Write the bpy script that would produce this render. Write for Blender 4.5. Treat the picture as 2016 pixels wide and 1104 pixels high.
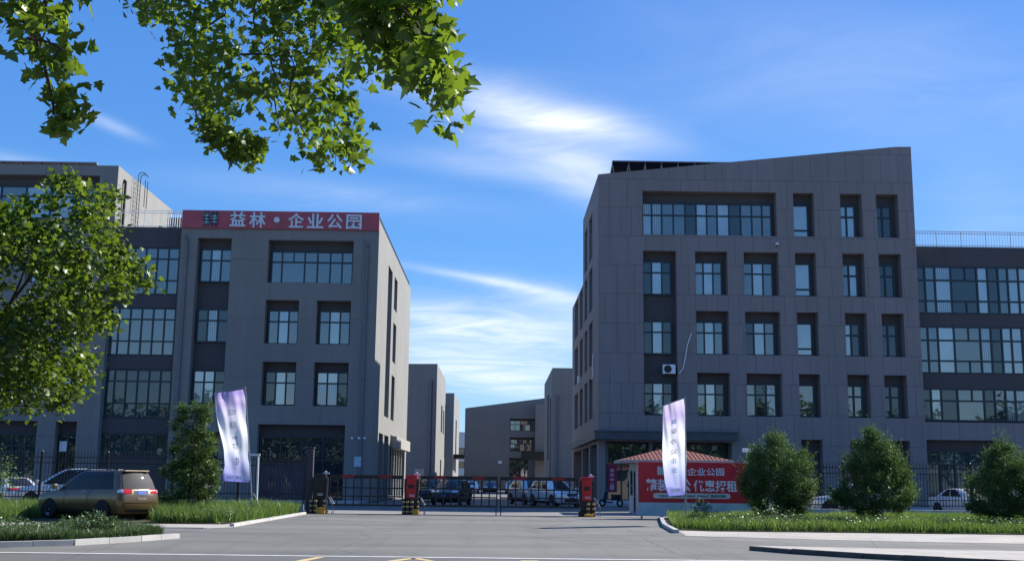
import bpy, math, random
import numpy as np
random.seed(7); RNG = np.random.default_rng(7)
SC = bpy.context.scene
COL = SC.collection
for _o in list(bpy.data.objects): bpy.data.objects.remove(_o)

# ------------------------------------------------------------------ camera
F = 2200.0; EYE = 1.6; RHO = .0122
PIT = math.atan(393/F); YAW = math.atan(23/F)
R0 = np.array([math.cos(YAW), -math.sin(YAW), 0.])
FW = np.array([math.sin(YAW)*math.cos(PIT), math.cos(YAW)*math.cos(PIT), math.sin(PIT)])
U0 = np.cross(R0, FW)
CR = math.cos(RHO)*R0 + math.sin(RHO)*U0
CU = math.cos(RHO)*U0 - math.sin(RHO)*R0
CP = np.array([0., 0., EYE])
cam = bpy.data.cameras.new('camera'); camo = bpy.data.objects.new('camera', cam); COL.objects.link(camo)
from mathutils import Matrix, Vector
M4 = Matrix.Identity(4)
for i in range(3):
    M4[i][0] = CR[i]; M4[i][1] = CU[i]; M4[i][2] = -FW[i]; M4[i][3] = CP[i]
camo.matrix_world = M4
cam.sensor_width = 36; cam.lens = 36*F/2016; cam.clip_start = .1; cam.clip_end = 6000
SC.camera = camo

# ------------------------------------------------------------------ sky, sun, exposure
SUN_EL = math.radians(35.5); SUN_AZ = math.atan2(1.15, .8)      # azimuth from +Y towards +X
sd = Vector((math.cos(SUN_EL)*math.sin(SUN_AZ), math.cos(SUN_EL)*math.cos(SUN_AZ), math.sin(SUN_EL)))
sun = bpy.data.lights.new('sun', 'SUN'); sun.energy = 5.0; sun.angle = math.radians(.53); sun.color = (1, .95, .86)
suno = bpy.data.objects.new('sun', sun); COL.objects.link(suno)
suno.rotation_euler = sd.to_track_quat('Z', 'Y').to_euler()
SC.view_settings.view_transform = 'Standard'; SC.view_settings.look = 'None'
SC.view_settings.exposure = 0.9; SC.view_settings.gamma = 1
W = bpy.data.worlds.new('World'); SC.world = W; W.use_nodes = True
nt = W.node_tree; N = nt.nodes; L = nt.links; N.clear()
def nd(tree, t, **k):
    n = tree.nodes.new(t)
    for a, b in k.items(): setattr(n, a, b)
    return n
def vmath(tree, op, a=None, b=None):
    n = nd(tree, 'ShaderNodeMath', operation=op)
    for i, v in enumerate((a, b)):
        if v is None: continue
        if isinstance(v, (int, float)): n.inputs[i].default_value = v
        else: tree.links.new(v, n.inputs[i])
    return n.outputs[0]
sky = nd(nt, 'ShaderNodeTexSky', sky_type='NISHITA', sun_disc=False, sun_elevation=SUN_EL, sun_rotation=SUN_AZ,
         air_density=1.0, dust_density=0.25, ozone_density=3.0, altitude=100)
hs = nd(nt, 'ShaderNodeHueSaturation'); hs.inputs['Saturation'].default_value = 1.2; hs.inputs['Hue'].default_value = .512; hs.inputs['Value'].default_value = 1.0
L.new(sky.outputs[0], hs.inputs['Color'])
tc = nd(nt, 'ShaderNodeTexCoord'); sep = nd(nt, 'ShaderNodeSeparateXYZ'); L.new(tc.outputs['Generated'], sep.inputs[0])
zz = vmath(nt, 'ADD', vmath(nt, 'MAXIMUM', sep.outputs[2], 0.0), .06)
comb = nd(nt, 'ShaderNodeCombineXYZ')
L.new(vmath(nt, 'DIVIDE', sep.outputs[0], zz), comb.inputs[0]); L.new(vmath(nt, 'DIVIDE', sep.outputs[1], zz), comb.inputs[1])
def noise(tree, vec, scale, detail=6, rough=.6, dist=0., mapping=None):
    if mapping:
        mp = nd(tree, 'ShaderNodeMapping')
        mp.inputs['Location'].default_value = mapping[0]; mp.inputs['Rotation'].default_value = mapping[1]; mp.inputs['Scale'].default_value = mapping[2]
        tree.links.new(vec, mp.inputs[0]); vec = mp.outputs[0]
    n = nd(tree, 'ShaderNodeTexNoise'); n.inputs['Scale'].default_value = scale; n.inputs['Detail'].default_value = detail
    n.inputs['Roughness'].default_value = rough; n.inputs['Distortion'].default_value = dist
    tree.links.new(vec, n.inputs['Vector']); return n.outputs['Fac']
def ramp(tree, v, a, b, ca=(0, 0, 0, 1), cb=(1, 1, 1, 1), interp='EASE'):
    r = nd(tree, 'ShaderNodeValToRGB'); r.color_ramp.interpolation = interp
    r.color_ramp.elements[0].position = a; r.color_ramp.elements[1].position = b
    r.color_ramp.elements[0].color = ca; r.color_ramp.elements[1].color = cb
    tree.links.new(v, r.inputs[0]); return r.outputs[0]
n_w = noise(nt, comb.outputs[0], 1.3, 9, .62, .8, ((.3, .2, 0), (0, 0, .25), (.55, 1.7, 1)))
n_b = noise(nt, comb.outputs[0], .45, 4, .5, .3, ((2.3, 1.2, 0), (0, 0, .1), (.6, 1.0, 1)))
wisps = vmath(nt, 'MULTIPLY', ramp(nt, n_w, .50, .78), ramp(nt, n_b, .42, .68))
def blob(direction, sx, sz, gain):
    # a patch of cirrus round one direction of the sky: gaussian in azimuth and height
    d = Vector(direction).normalized(); az = d.x/d.y; el = d.z/d.y
    ydir = vmath(nt, 'MAXIMUM', sep.outputs[1], .05)
    a = vmath(nt, 'DIVIDE', vmath(nt, 'SUBTRACT', vmath(nt, 'DIVIDE', sep.outputs[0], ydir), az), sx)
    e = vmath(nt, 'DIVIDE', vmath(nt, 'SUBTRACT', vmath(nt, 'SUBTRACT', vmath(nt, 'DIVIDE', sep.outputs[2], ydir), el), vmath(nt, 'MULTIPLY', a, -.012)), sz)
    q = vmath(nt, 'ADD', vmath(nt, 'MULTIPLY', a, a), vmath(nt, 'MULTIPLY', e, e))
    return vmath(nt, 'MULTIPLY', vmath(nt, 'POWER', 2.718, vmath(nt, 'MULTIPLY', q, -1.0)), gain)
n_f = noise(nt, comb.outputs[0], 2.1, 9, .6, 1.3, ((1.7, .9, 0), (0, 0, -.2), (.8, 1.1, 1)))
fl = ramp(nt, n_f, .12, .88)
def ray(px, py): return FW*F + CR*(px-1008) - CU*(py-552)
tot = None
for (px, py, sx, sz, g) in [(1150, 250, .07, .017, 1.15), (1010, 205, .07, .022, .85), (1060, 300, .07, .016, .5), (1160, 345, .05, .024, .75), (960, 330, .09, .012, .35),
                            (960, 552, .07, .004, .6), (960, 640, .12, .018, .8), (1090, 585, .06, .012, .6), (990, 750, .09, .012, .7), (930, 700, .1, .014, .35), (850, 160, .08, .018, .4),
                            (215, 245, .03, .006, .45), (60, 325, .06, .008, .35), (650, 380, .15, .015, .22), (1700, 200, .25, .05, .16), (1600, 60, .2, .04, .14), (950, 700, .15, .04, .35), (1960, 430, .06, .05, .15)]:
    b = blob(ray(px, py), sx, sz, g); tot = b if tot is None else vmath(nt, 'ADD', tot, b)
soft = vmath(nt, 'ADD', vmath(nt, 'MULTIPLY', tot, fl), vmath(nt, 'MULTIPLY', tot, .22))
cl = vmath(nt, 'MINIMUM', vmath(nt, 'ADD', vmath(nt, 'MULTIPLY', soft, .72), vmath(nt, 'MULTIPLY', wisps, .07)), .85)
mx = nd(nt, 'ShaderNodeMix', data_type='RGBA'); L.new(cl, mx.inputs[0]); 
gr = nd(nt, 'ShaderNodeValToRGB'); L.new(sep.outputs[2], gr.inputs[0]); ge = gr.color_ramp; ge.elements[0].position = 0; ge.elements[0].color = (.19, .46, .74, 1); ge.elements[1].position = .45; ge.elements[1].color = (.058, .218, .655, 1)
e_ = ge.elements.new(.16); e_.color = (.082, .315, .74, 1)
sc10 = nd(nt, 'ShaderNodeVectorMath', operation='SCALE'); sc10.inputs['Scale'].default_value = 10.; L.new(gr.outputs[0], sc10.inputs[0])
ms = nd(nt, 'ShaderNodeMix', data_type='RGBA'); ms.inputs[0].default_value = .62; L.new(hs.outputs[0], ms.inputs[6]); L.new(sc10.outputs[0], ms.inputs[7])
L.new(ms.outputs[2], mx.inputs[6]); mx.inputs[7].default_value = (8.2, 8.6, 9.1, 1)
bg = nd(nt, 'ShaderNodeBackground'); bg.inputs[1].default_value = .075
L.new(mx.outputs[2], bg.inputs[0]); wo = nd(nt, 'ShaderNodeOutputWorld'); L.new(bg.outputs[0], wo.inputs[0])
SC.cycles.max_bounces = 6; SC.cycles.transparent_max_bounces = 8

# ------------------------------------------------------------------ helpers: survey points
def onY(px, py, Y): d = ray(px, py); return CP + d*(Y/d[1])
def onX(px, py, X): d = ray(px, py); return CP + d*(X/d[0])
def onG(px, py, z=0.): d = ray(px, py); return CP + d*((z-EYE)/d[2])

# ------------------------------------------------------------------ helpers: objects
def link(o, parent=None):
    COL.objects.link(o)
    if parent is not None: o.parent = parent
    return o
def tag(o, label=None, cat=None, group=None, kind=None):
    for k, v in (('label', label), ('category', cat), ('group', group), ('kind', kind)):
        if v: o[k] = v
    return o
def empty(name, loc=(0, 0, 0), rz=0., label=None, cat=None, group=None):
    o = bpy.data.objects.new(name, None); o.location = loc; o.rotation_euler = (0, 0, rz); link(o)
    return tag(o, label, cat, group)
def copy_tree(o, parent=None):
    c = o.copy(); COL.objects.link(c); c.parent = parent
    for ch in list(o.children): copy_tree(ch, c)
    return c
class MB:
    """collects faces of one mesh"""
    def __init__(s): s.v = []; s.f = []; s.m = []
    def quad(s, a, b, c, d, m=0):
        n = len(s.v); s.v += [tuple(a), tuple(b), tuple(c), tuple(d)]; s.f.append((n, n+1, n+2, n+3)); s.m.append(m)
    def poly(s, pts, m=0):
        n = len(s.v); s.v += [tuple(p) for p in pts]; s.f.append(tuple(range(n, n+len(pts)))); s.m.append(m)
    def box(s, x0, x1, y0, y1, z0, z1, m=0, T=None):
        P = [(x0, y0, z0), (x1, y0, z0), (x1, y1, z0), (x0, y1, z0), (x0, y0, z1), (x1, y0, z1), (x1, y1, z1), (x0, y1, z1)]
        if T: P = [T(*p) for p in P]
        n = len(s.v); s.v += P
        for f in ((3, 2, 1, 0), (4, 5, 6, 7), (0, 1, 5, 4), (1, 2, 6, 5), (2, 3, 7, 6), (3, 0, 4, 7)):
            s.f.append(tuple(n+i for i in f)); s.m.append(m)
    def prism(s, pts, z0, z1, m=0, T=None):
        a = [(x, y, z0) for x, y in pts]; b = [(x, y, z1) for x, y in pts]; P = a+b
        if T: P = [T(*p) for p in P]
        k = len(pts); n = len(s.v); s.v += P
        s.f.append(tuple(n+i for i in range(k-1, -1, -1))); s.m.append(m)
        s.f.append(tuple(n+k+i for i in range(k))); s.m.append(m)
        for i in range(k):
            j = (i+1) % k; s.f.append((n+i, n+j, n+k+j, n+k+i)); s.m.append(m)
    def tube(s, pts, r, n=8, m=0, cap=True):
        pts = [Vector(p) for p in pts]; rr = r if isinstance(r, (list, tuple)) else [r]*len(pts); base = len(s.v)
        for i, p in enumerate(pts):
            t = (pts[min(i+1, len(pts)-1)]-pts[max(i-1, 0)]).normalized()
            a = t.cross(Vector((0, 0, 1)));
            if a.length < .05: a = t.cross(Vector((0, 1, 0)))
            a.normalize(); b = t.cross(a)
            for k in range(n):
                q = 2*math.pi*k/n; s.v.append(tuple(p+(a*math.cos(q)+b*math.sin(q))*rr[i]))
        for i in range(len(pts)-1):
            for k in range(n):
                k2 = (k+1) % n; s.f.append((base+i*n+k, base+i*n+k2, base+(i+1)*n+k2, base+(i+1)*n+k)); s.m.append(m)
        if cap:
            s.f.append(tuple(base+k for k in range(n-1, -1, -1))); s.m.append(m)
            s.f.append(tuple(base+(len(pts)-1)*n+k for k in range(n))); s.m.append(m)
    def lathe(s, prof, n=20, m=0, T=None):
        base = len(s.v)
        for (r, z) in prof:
            for k in range(n):
                q = 2*math.pi*k/n; p = (r*math.cos(q), r*math.sin(q), z); s.v.append(T(*p) if T else p)
        for i in range(len(prof)-1):
            for k in range(n):
                k2 = (k+1) % n; s.f.append((base+i*n+k, base+i*n+k2, base+(i+1)*n+k2, base+(i+1)*n+k)); s.m.append(m)
    def build(s, name, mats, parent=None, smooth=False, bevel=0):
        me = bpy.data.meshes.new(name); me.from_pydata(s.v, [], s.f)
        for m in (mats if isinstance(mats, (list, tuple)) else [mats]): me.materials.append(m)
        me.polygons.foreach_set('material_index', s.m)
        if smooth: me.polygons.foreach_set('use_smooth', [True]*len(s.f))
        me.update()
        o = bpy.data.objects.new(name, me); link(o, parent)
        if smooth:
            try: me.set_sharp_from_angle(angle=math.radians(38))
            except Exception: pass
        if bevel:
            b = o.modifiers.new('bevel', 'BEVEL'); b.width = bevel; b.segments = 2; b.limit_method = 'ANGLE'
        return o

# ------------------------------------------------------------------ materials
def mat(name): 
    m = bpy.data.materials.new(name); m.use_nodes = True; t = m.node_tree; t.nodes.clear()
    out = nd(t, 'ShaderNodeOutputMaterial'); return m, t, out
def principled(t, out, base, rough, metal=0., spec=.5, coat=0.):
    p = nd(t, 'ShaderNodeBsdfPrincipled'); p.inputs['Base Color'].default_value = (*base, 1); p.inputs['Roughness'].default_value = rough
    p.inputs['Metallic'].default_value = metal; p.inputs['Specular IOR Level'].default_value = spec; p.inputs['Coat Weight'].default_value = coat
    t.links.new(p.outputs[0], out.inputs[0]); return p
def mixcol(t, fac, a, b, mode='MIX'):
    n = nd(t, 'ShaderNodeMix', data_type='RGBA', blend_type=mode)
    if isinstance(fac, (int, float)): n.inputs[0].default_value = fac
    else: t.links.new(fac, n.inputs[0])
    for i, v in ((6, a), (7, b)):
        if isinstance(v, tuple): n.inputs[i].default_value = (*v[:3], 1)
        else: t.links.new(v, n.inputs[i])
    return n.outputs[2]
def simple(name, base, rough=.5, metal=0., var=.12, scale=3., spec=.5, bump=0., coat=0., bscale=40.):
    m, t, out = mat(name); p = principled(t, out, base, rough, metal, spec, coat)
    c = nd(t, 'ShaderNodeTexCoord'); f = noise(t, c.outputs['Object'], scale, 5, .6)
    k = mixcol(t, ramp(t, f, .3, .7), tuple(x*(1-var) for x in base), tuple(min(1, x*(1+var)) for x in base))
    t.links.new(k, p.inputs['Base Color'])
    if bump:
        b = nd(t, 'ShaderNodeBump'); b.inputs['Strength'].default_value = bump; b.inputs['Distance'].default_value = .02
        t.links.new(noise(t, c.outputs['Object'], bscale, 3, .6), b.inputs['Height']); t.links.new(b.outputs[0], p.inputs['Normal'])
    return m
def wall_mat(name, base, tint, w=1.9, h=2.1, joint=.5, offset=.37, off_freq=2, streak=.30):
    """grey wall coating: brushed-on mottling, rain streaks, recessed panel joints"""
    m, t, out = mat(name); p = principled(t, out, base, .75, 0, .3)
    c = nd(t, 'ShaderNodeTexCoord'); s = nd(t, 'ShaderNodeSeparateXYZ'); t.links.new(c.outputs['Object'], s.inputs[0])
    u = vmath(t, 'ADD', s.outputs[0], vmath(t, 'MULTIPLY', s.outputs[1], 1.0))
    cb = nd(t, 'ShaderNodeCombineXYZ'); t.links.new(u, cb.inputs[0]); t.links.new(s.outputs[2], cb.inputs[1])
    f1 = ramp(t, noise(t, cb.outputs[0], .16, 5, .6), .35, .65)
    f2 = ramp(t, noise(t, cb.outputs[0], 1.0, 6, .7, 0, ((0, 0, 0), (0, 0, 0), (1.6, .12, 1))), .35, .75)
    f3 = noise(t, cb.outputs[0], 9, 4, .7)
    k = mixcol(t, f1, base, tint)
    k = mixcol(t, vmath(t, 'MULTIPLY', f2, streak), k, tuple(x*.55 for x in base))
    k = mixcol(t, vmath(t, 'MULTIPLY', f3, .16), k, tuple(x*1.5 for x in base))
    b = nd(t, 'ShaderNodeTexBrick'); b.offset = offset; b.offset_frequency = off_freq; b.squash = .62; b.squash_frequency = 3
    for q, v in (('Scale', 1.), ('Mortar Size', .022), ('Mortar Smooth', .1), ('Brick Width', w), ('Row Height', h), ('Bias', 0.)): b.inputs[q].default_value = v
    b.inputs['Color1'].default_value = (0, 0, 0, 1); b.inputs['Color2'].default_value = (.5, .5, .5, 1); b.inputs['Mortar'].default_value = (1, 1, 1, 1)
    t.links.new(cb.outputs[0], b.inputs['Vector'])
    k = mixcol(t, vmath(t, 'MULTIPLY', b.outputs['Fac'], joint), k, tuple(x*.35 for x in base))
    sp = vmath(t, 'MULTIPLY', b.outputs['Color'], .45)
    k = mixcol(t, sp, k, tuple(x*.75 for x in tint))
    t.links.new(k, p.inputs['Base Color'])
    bu = nd(t, 'ShaderNodeBump'); bu.inputs['Strength'].default_value = .35; bu.inputs['Distance'].default_value = .03
    t.links.new(vmath(t, 'SUBTRACT', vmath(t, 'MULTIPLY', f3, .25), b.outputs['Fac']), bu.inputs['Height']); t.links.new(bu.outputs[0], p.inputs['Normal'])
    return m
WALL_R = wall_mat('wall_coating_panelled', (.228, .198, .180), (.262, .215, .212), 1.28, 2.1, .75)
WALL_L = wall_mat('wall_coating_plain', (.225, .200, .178), (.250, .225, .202), 5.2, 4.2, .45, .5)
WALL_B = wall_mat('wall_coating_rear', (.208, .196, .182), (.232, .218, .204), 6., 4.2, .15, .5)
WALL_SIDE = wall_mat('side_wall_coating', (.214, .212, .206), (.238, .236, .228), 4.2, 4.2, .2, .5)
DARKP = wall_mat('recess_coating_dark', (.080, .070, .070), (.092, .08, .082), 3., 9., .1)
FRAME = simple('window_frame_metal', (.012, .022, .030), .35, .0, .1, 2)
def glass_mat(name, base, refl, rough=.015, tint=(.95, .90, .84), wob=.05):
    m, t, out = mat(name)
    d = nd(t, 'ShaderNodeBsdfPrincipled'); d.inputs['Base Color'].default_value = (*base, 1); d.inputs['Roughness'].default_value = .6; d.inputs['Specular IOR Level'].default_value = .2
    g = nd(t, 'ShaderNodeBsdfGlossy'); g.inputs['Color'].default_value = (*tint, 1); g.inputs['Roughness'].default_value = rough
    c = nd(t, 'ShaderNodeTexCoord')
    b = nd(t, 'ShaderNodeBump'); b.inputs['Strength'].default_value = wob; b.inputs['Distance'].default_value = .05
    t.links.new(noise(t, c.outputs['Object'], .8, 2, .5), b.inputs['Height']); t.links.new(b.outputs[0], g.inputs['Normal'])
    v = noise(t, c.outputs['Object'], .35, 3, .5)
    t.links.new(mixcol(t, ramp(t, v, .35, .7), tuple(x*.7 for x in base), tuple(x*1.25 for x in base)), d.inputs['Base Color'])
    if name == 'window_glass_blind':
        wv = nd(t, 'ShaderNodeTexWave'); wv.inputs['Scale'].default_value = 2.2; wv.inputs['Distortion'].default_value = .6; t.links.new(c.outputs['Object'], wv.inputs['Vector'])
        t.links.new(mixcol(t, wv.outputs['Fac'], tuple(x*.35 for x in base), tuple(x*1.15 for x in base)), d.inputs['Base Color'])
    f = nd(t, 'ShaderNodeLayerWeight'); f.inputs[0].default_value = .5
    fac = vmath(t, 'MINIMUM', vmath(t, 'ADD', vmath(t, 'MULTIPLY', vmath(t, 'POWER', f.outputs['Facing'], 4.), .8), refl+.03), .95)
    mxs = nd(t, 'ShaderNodeMixShader'); t.links.new(fac, mxs.inputs[0]); t.links.new(d.outputs[0], mxs.inputs[1]); t.links.new(g.outputs[0], mxs.inputs[2])
    t.links.new(mxs.outputs[0], out.inputs[0]); return m
GLASS = glass_mat('window_glass', (.02, .028, .034), .20, tint=(.98, .90, .82))
GLASS_B = glass_mat('window_glass_bright', (.22, .24, .24), .30)
GLASS_C = glass_mat('window_glass_blind', (.26, .29, .30), .18)
GLASS_D = glass_mat('window_glass_dark', (.010, .018, .024), .075)
GLASS_T = glass_mat('window_glass_teal', (.012, .04, .045), .06)
CAR_GLASS = glass_mat('car_glass', (.004, .004, .005), -.012, .01, (.95, .95, .95), .0)
BLACK = simple('black_metal', (.008, .008, .010), .38, 0, .2, 4)
BLACKR = simple('black_rubber', (.015, .015, .015), .8, 0, .2, 6, .3)
GREYM = simple('grey_metal', (.30, .31, .33), .4, .6, .1, 6)
WHITEM = simple('white_paint', (.78, .78, .76), .4, 0, .05, 5)
PIPE = simple('pipe_paint', (.15, .145, .16), .45, 0, .12, 3)
REDP = simple('red_paint', (.50, .012, .018), .35, 0, .12, 3)
REDSIGN = simple('red_sign_sheet', (.42, .070, .085), .55, 0, .1, 1.5)
REDB = simple('red_banner_sheet', (.56, .010, .020), .45, 0, .15, 1.2)
REDD = simple('maroon_banner', (.30, .01, .06), .6, 0, .1, 2)
LETW = simple('letter_white', (.62, .64, .66), .4, .1, .08, 6)
LETB = simple('letter_dark_blue', (.01, .02, .05), .4, 0, .1, 6)
LETG = simple('letter_green', (.04, .16, .12), .5, 0, .1, 6)
YEL = simple('yellow_paint', (.62, .30, .02), .5, 0, .15, 6)
GOLD = simple('gold_reflector', (.45, .32, .12), .4, .2, .15, 6)
REFR = simple('red_reflector', (.26, .01, .015), .4, 0, .2, 8)
TYRE = simple('tyre', (.012, .012, .012), .85, 0, .2, 10)
RIMM = simple('wheel_rim', (.5, .5, .5), .4, .2, .05, 10)
PALEB = simple('pale_blue_box', (.42, .55, .60), .4, 0, .08, 4)
PLATE = simple('blue_plate', (.02, .09, .42), .4, 0, .05, 4)
LAMPR = simple('tail_lamp_red', (.45, .01, .015), .15, 0, .1, 9, .8)
LAMPC = simple('lamp_clear', (.65, .65, .66), .1, .3, .1, 9, .8)
ROOFT = simple('red_roof_tile', (.20, .062, .045), .7, 0, .2, 3, .3, .4, 0, 12)
PALEW = simple('pale_wall', (.52, .52, .50), .7, 0, .08, 2)
SOLAR = simple('solar_cell', (.006, .008, .02), .2, 0, .2, 2)
BARK = simple('bark', (.085, .065, .045), .9, 0, .35, 3, .2, .8, 0, 18)
CONC = simple('concrete', (.42, .41, .39), .85, 0, .12, 1.2, .2, .3, 0, 30)
def paint(name, base):
    m, t, out = mat(name); p = principled(t, out, base, .32, .35, .5, .6 if max(base) > .05 else .15); p.inputs['Coat Roughness'].default_value = .06
    c = nd(t, 'ShaderNodeTexCoord'); f = noise(t, c.outputs['Object'], 2.0, 5, .6)
    t.links.new(mixcol(t, ramp(t, f, .3, .8), base, tuple(x*.82 for x in base)), p.inputs['Base Color'])
    t.links.new(ramp(t, f, .3, .8, (.26, .26, .26, 1), (.42, .42, .42, 1)), p.inputs['Roughness'])
    return m
BROWNP = paint('brown_car_paint', (.135, .088, .042)); WHITEP = paint('white_car_paint', (.70, .71, .72)); BLACKP = paint('black_car_paint', (.012, .014, .02))
SILVP = paint('silver_car_paint', (.42, .44, .47)); TRIM = simple('car_trim', (.02, .02, .022), .5)

def ground_mat(name, base, dark, light, fine=60., scale=.25, cracks=.25, rough=.9, stretch=(1, 1, 1), joints=None):
    m, t, out = mat(name); p = principled(t, out, base, rough, 0, .3)
    c = nd(t, 'ShaderNodeTexCoord'); v = c.outputs['Object']
    a = ramp(t, noise(t, v, scale, 7, .65, .4, ((0, 0, 0), (0, 0, 0), stretch)), .3, .7)
    k = mixcol(t, a, dark, light)
    g = noise(t, v, fine, 3, .8)
    k = mixcol(t, vmath(t, 'MULTIPLY', ramp(t, g, .35, .7), .30), k, tuple(x*1.5 for x in base))
    b2 = ramp(t, noise(t, v, 1.7, 8, .7), .55, .75)
    k = mixcol(t, vmath(t, 'MULTIPLY', b2, .35), k, tuple(x*.68 for x in base))
    if name.startswith('asphalt'):
        tr = ramp(t, noise(t, v, .9, 4, .6, .2, ((0, 0, 0), (0, 0, .04), (1.5, .09, 1) if 'drive' in name else (.05, 2.2, 1))), .5, .68)
        k = mixcol(t, vmath(t, 'MULTIPLY', tr, .30), k, tuple(x*.62 for x in base))
        sc_ = ramp(t, noise(t, v, .55, 3, .5, .0, ((7, 3, 0), (0, 0, 0), (1, 2.5, 1))), .66, .70)
        k = mixcol(t, vmath(t, 'MULTIPLY', sc_, .28), k, tuple(x*1.35 for x in base))
    vo = nd(t, 'ShaderNodeTexVoronoi', feature='DISTANCE_TO_EDGE'); vo.inputs['Scale'].default_value = .22
    mpn = nd(t, 'ShaderNodeMapping'); mpn.inputs['Rotation'].default_value = (0, 0, .3); mpn.inputs['Scale'].default_value = (1, .6, 1)
    nn = nd(t, 'ShaderNodeTexNoise'); nn.inputs['Scale'].default_value = .8; nn.inputs['Detail'].default_value = 6; t.links.new(v, nn.inputs['Vector'])
    t.links.new(mixcol(t, .12, v, nn.outputs['Color']), mpn.inputs[0]); t.links.new(mpn.outputs[0], vo.inputs['Vector'])
    cr = ramp(t, vo.outputs['Distance'], .0, .006, (1, 1, 1, 1), (0, 0, 0, 1))
    k = mixcol(t, vmath(t, 'MULTIPLY', cr, cracks), k, tuple(x*.35 for x in base))
    if joints:
        b = nd(t, 'ShaderNodeTexBrick'); b.offset = .5
        for q, x in (('Scale', 1.), ('Mortar Size', joints[2]), ('Brick Width', joints[0]), ('Row Height', joints[1])): b.inputs[q].default_value = x
        t.links.new(v, b.inputs['Vector']); k = mixcol(t, vmath(t, 'MULTIPLY', b.outputs['Fac'], .5), k, tuple(x*.4 for x in base))
    t.links.new(k, p.inputs['Base Color'])
    bu = nd(t, 'ShaderNodeBump'); bu.inputs['Strength'].default_value = .5; bu.inputs['Distance'].default_value = .01
    t.links.new(g, bu.inputs['Height']); t.links.new(bu.outputs[0], p.inputs['Normal']); return m
ASPH = ground_mat('asphalt_driveway', (.137, .135, .124), (.100, .099, .094), (.168, .164, .150), 55, .22, .6, .9, (.5, 1.6, 1))
ASPHR = ground_mat('asphalt_road', (.108, .108, .104), (.088, .088, .086), (.126, .125, .12), 55, .3, .55, .9, (.25, 1.6, 1))
PALE = ground_mat('pale_paving', (.36, .33, .29), (.27, .25, .22), (.40, .37, .33), 30, .6, .2, .9, (1, 1, 1), (1.0, .5, .012))
CONCG = ground_mat('yard_concrete', (.20, .195, .185), (.16, .155, .15), (.24, .23, .22), 30, .1, .1, .9)
SOIL = ground_mat('soil', (.055, .05, .032), (.04, .045, .02), (.07, .065, .035), 20, .8, 0, 1.)
LINEM = ground_mat('line_paint_white', (.66, .66, .64), (.5, .5, .48), (.72, .72, .7), 40, 2., .3, .7)
LINEY = ground_mat('line_paint_yellow', (.55, .40, .18), (.40, .3, .16), (.62, .45, .2), 40, 2., .3, .7)

# ------------------------------------------------------------------ the ground
def sheet(name, pts, z, m, label=None):
    b = MB(); b.poly([(x, y, z) for x, y in pts]); o = b.build(name, m); tag(o, label, None, None, 'structure'); return o
sheet('ground', [(-900, -300), (900, -300), (900, 1500), (-900, 1500)], -.06, CONCG)
sheet('driveway', [(-70, 24.1), (70, 24.1), (70, 38), (12, 53.3), (12, 77.9), (-12, 77.9), (-12, 53.3), (-70, 38)], 0, ASPH, 'grey asphalt forecourt running to the gate')
sheet('road', [(-90, -6), (90, -6), (90, 24.1), (-90, 24.1)], -.002, ASPHR)
sheet('yard_road', [(-8, 78), (6.5, 78), (6.5, 250), (-8, 250)], -.02, ASPH)
def P2(px, py, z=0): q = onG(px, py, z); return (float(q[0]), float(q[1]))
# painted lines on the road
b = MB(); b.box(-60, 60, 23.88, 24.04, .004, .006); b.build('white_line', LINEM)['kind'] = 'structure'
b = MB()
for (a, c) in [((590, 1104), (632, 1096)), ((770, 1104), (815, 1098)), ((815, 1098), (850, 1104)), ((1025, 1103), (1060, 1103))]:
    p, q = P2(*a), P2(*c); d = Vector((q[0]-p[0], q[1]-p[1])).normalized(); n = Vector((-d.y, d.x))*.08
    b.poly([(p[0]-n.x*1.4, p[1]-n.y*1.4, .0045), (q[0]-n.x, q[1]-n.y, .0045), (q[0]+n.x, q[1]+n.y, .0045), (p[0]+n.x*1.4, p[1]+n.y*1.4, .0045)])
b.build('yellow_line', LINEY)['kind'] = 'structure'
KSHADE = ground_mat('kerb_stone_shade_tone', (.10, .095, .085), (.07, .066, .06), (.13, .12, .11), 30, 2., .0, .9)  # kerb stone darkened: shade of the camera-facing side is put into the colour
def kerb(name, pts, w=.16, h=.13, closed=False, m=None):
    """stone kerb laid as separate lengths along a line"""
    mb = MB(); P = [Vector((x, y, 0)) for x, y in pts]
    if closed: P.append(P[0])
    for i in range(len(P)-1):
        a, c = P[i], P[i+1]; ln = (c-a).length; k = max(1, round(ln/.95)); d = (c-a)/k; n = Vector((-d.y, d.x, 0)).normalized()*w/2
        for j in range(k):
            s = a+d*j+d.normalized()*.008; e = a+d*(j+1)-d.normalized()*.008; dz = random.uniform(-.006, .006)
            pp = [s-n, e-n, e+n, s+n]
            mb.prism([(q.x, q.y) for q in pp], -.05, h+dz)
    o = mb.build(name, m or CONC); o['kind'] = 'structure'; return o
LAWN_L = [(-60, 39.0), (-12.2, 39.0), (-9.6, 39.2), (-8.75, 42), (-8.75, 51.6), (-60, 51.6)]
LAWN_R = [(5.95, 38.9), (7.2, 38.2), (60, 38.2), (60, 52.0), (7.6, 52.0), (6.9, 47), (6.2, 41.5)]
ISL_L = [(-60, 25.3), (-11.2, 25.5), (-9.8, 26.6), (-8.9, 28.6), (-8.4, 30.2), (-9.6, 30.8), (-12, 31.2), (-60, 31.2)]
def P2(px, py, z=0): q = onG(px, py, z); return (float(q[0]), float(q[1]))
_ib = P2(2016, 1085, .1); IF = [P2(1477, 1078.2, .05), P2(1560, 1081.5, .09), P2(1700, 1088.5, .11), P2(1860, 1096, .11), P2(2016, 1103.5, .11), (16, 24.4), (60, 24.4)]
ISL_R = IF+[(60, _ib[1]+.6), _ib, P2(1500, 1077.6, .06)]
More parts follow.
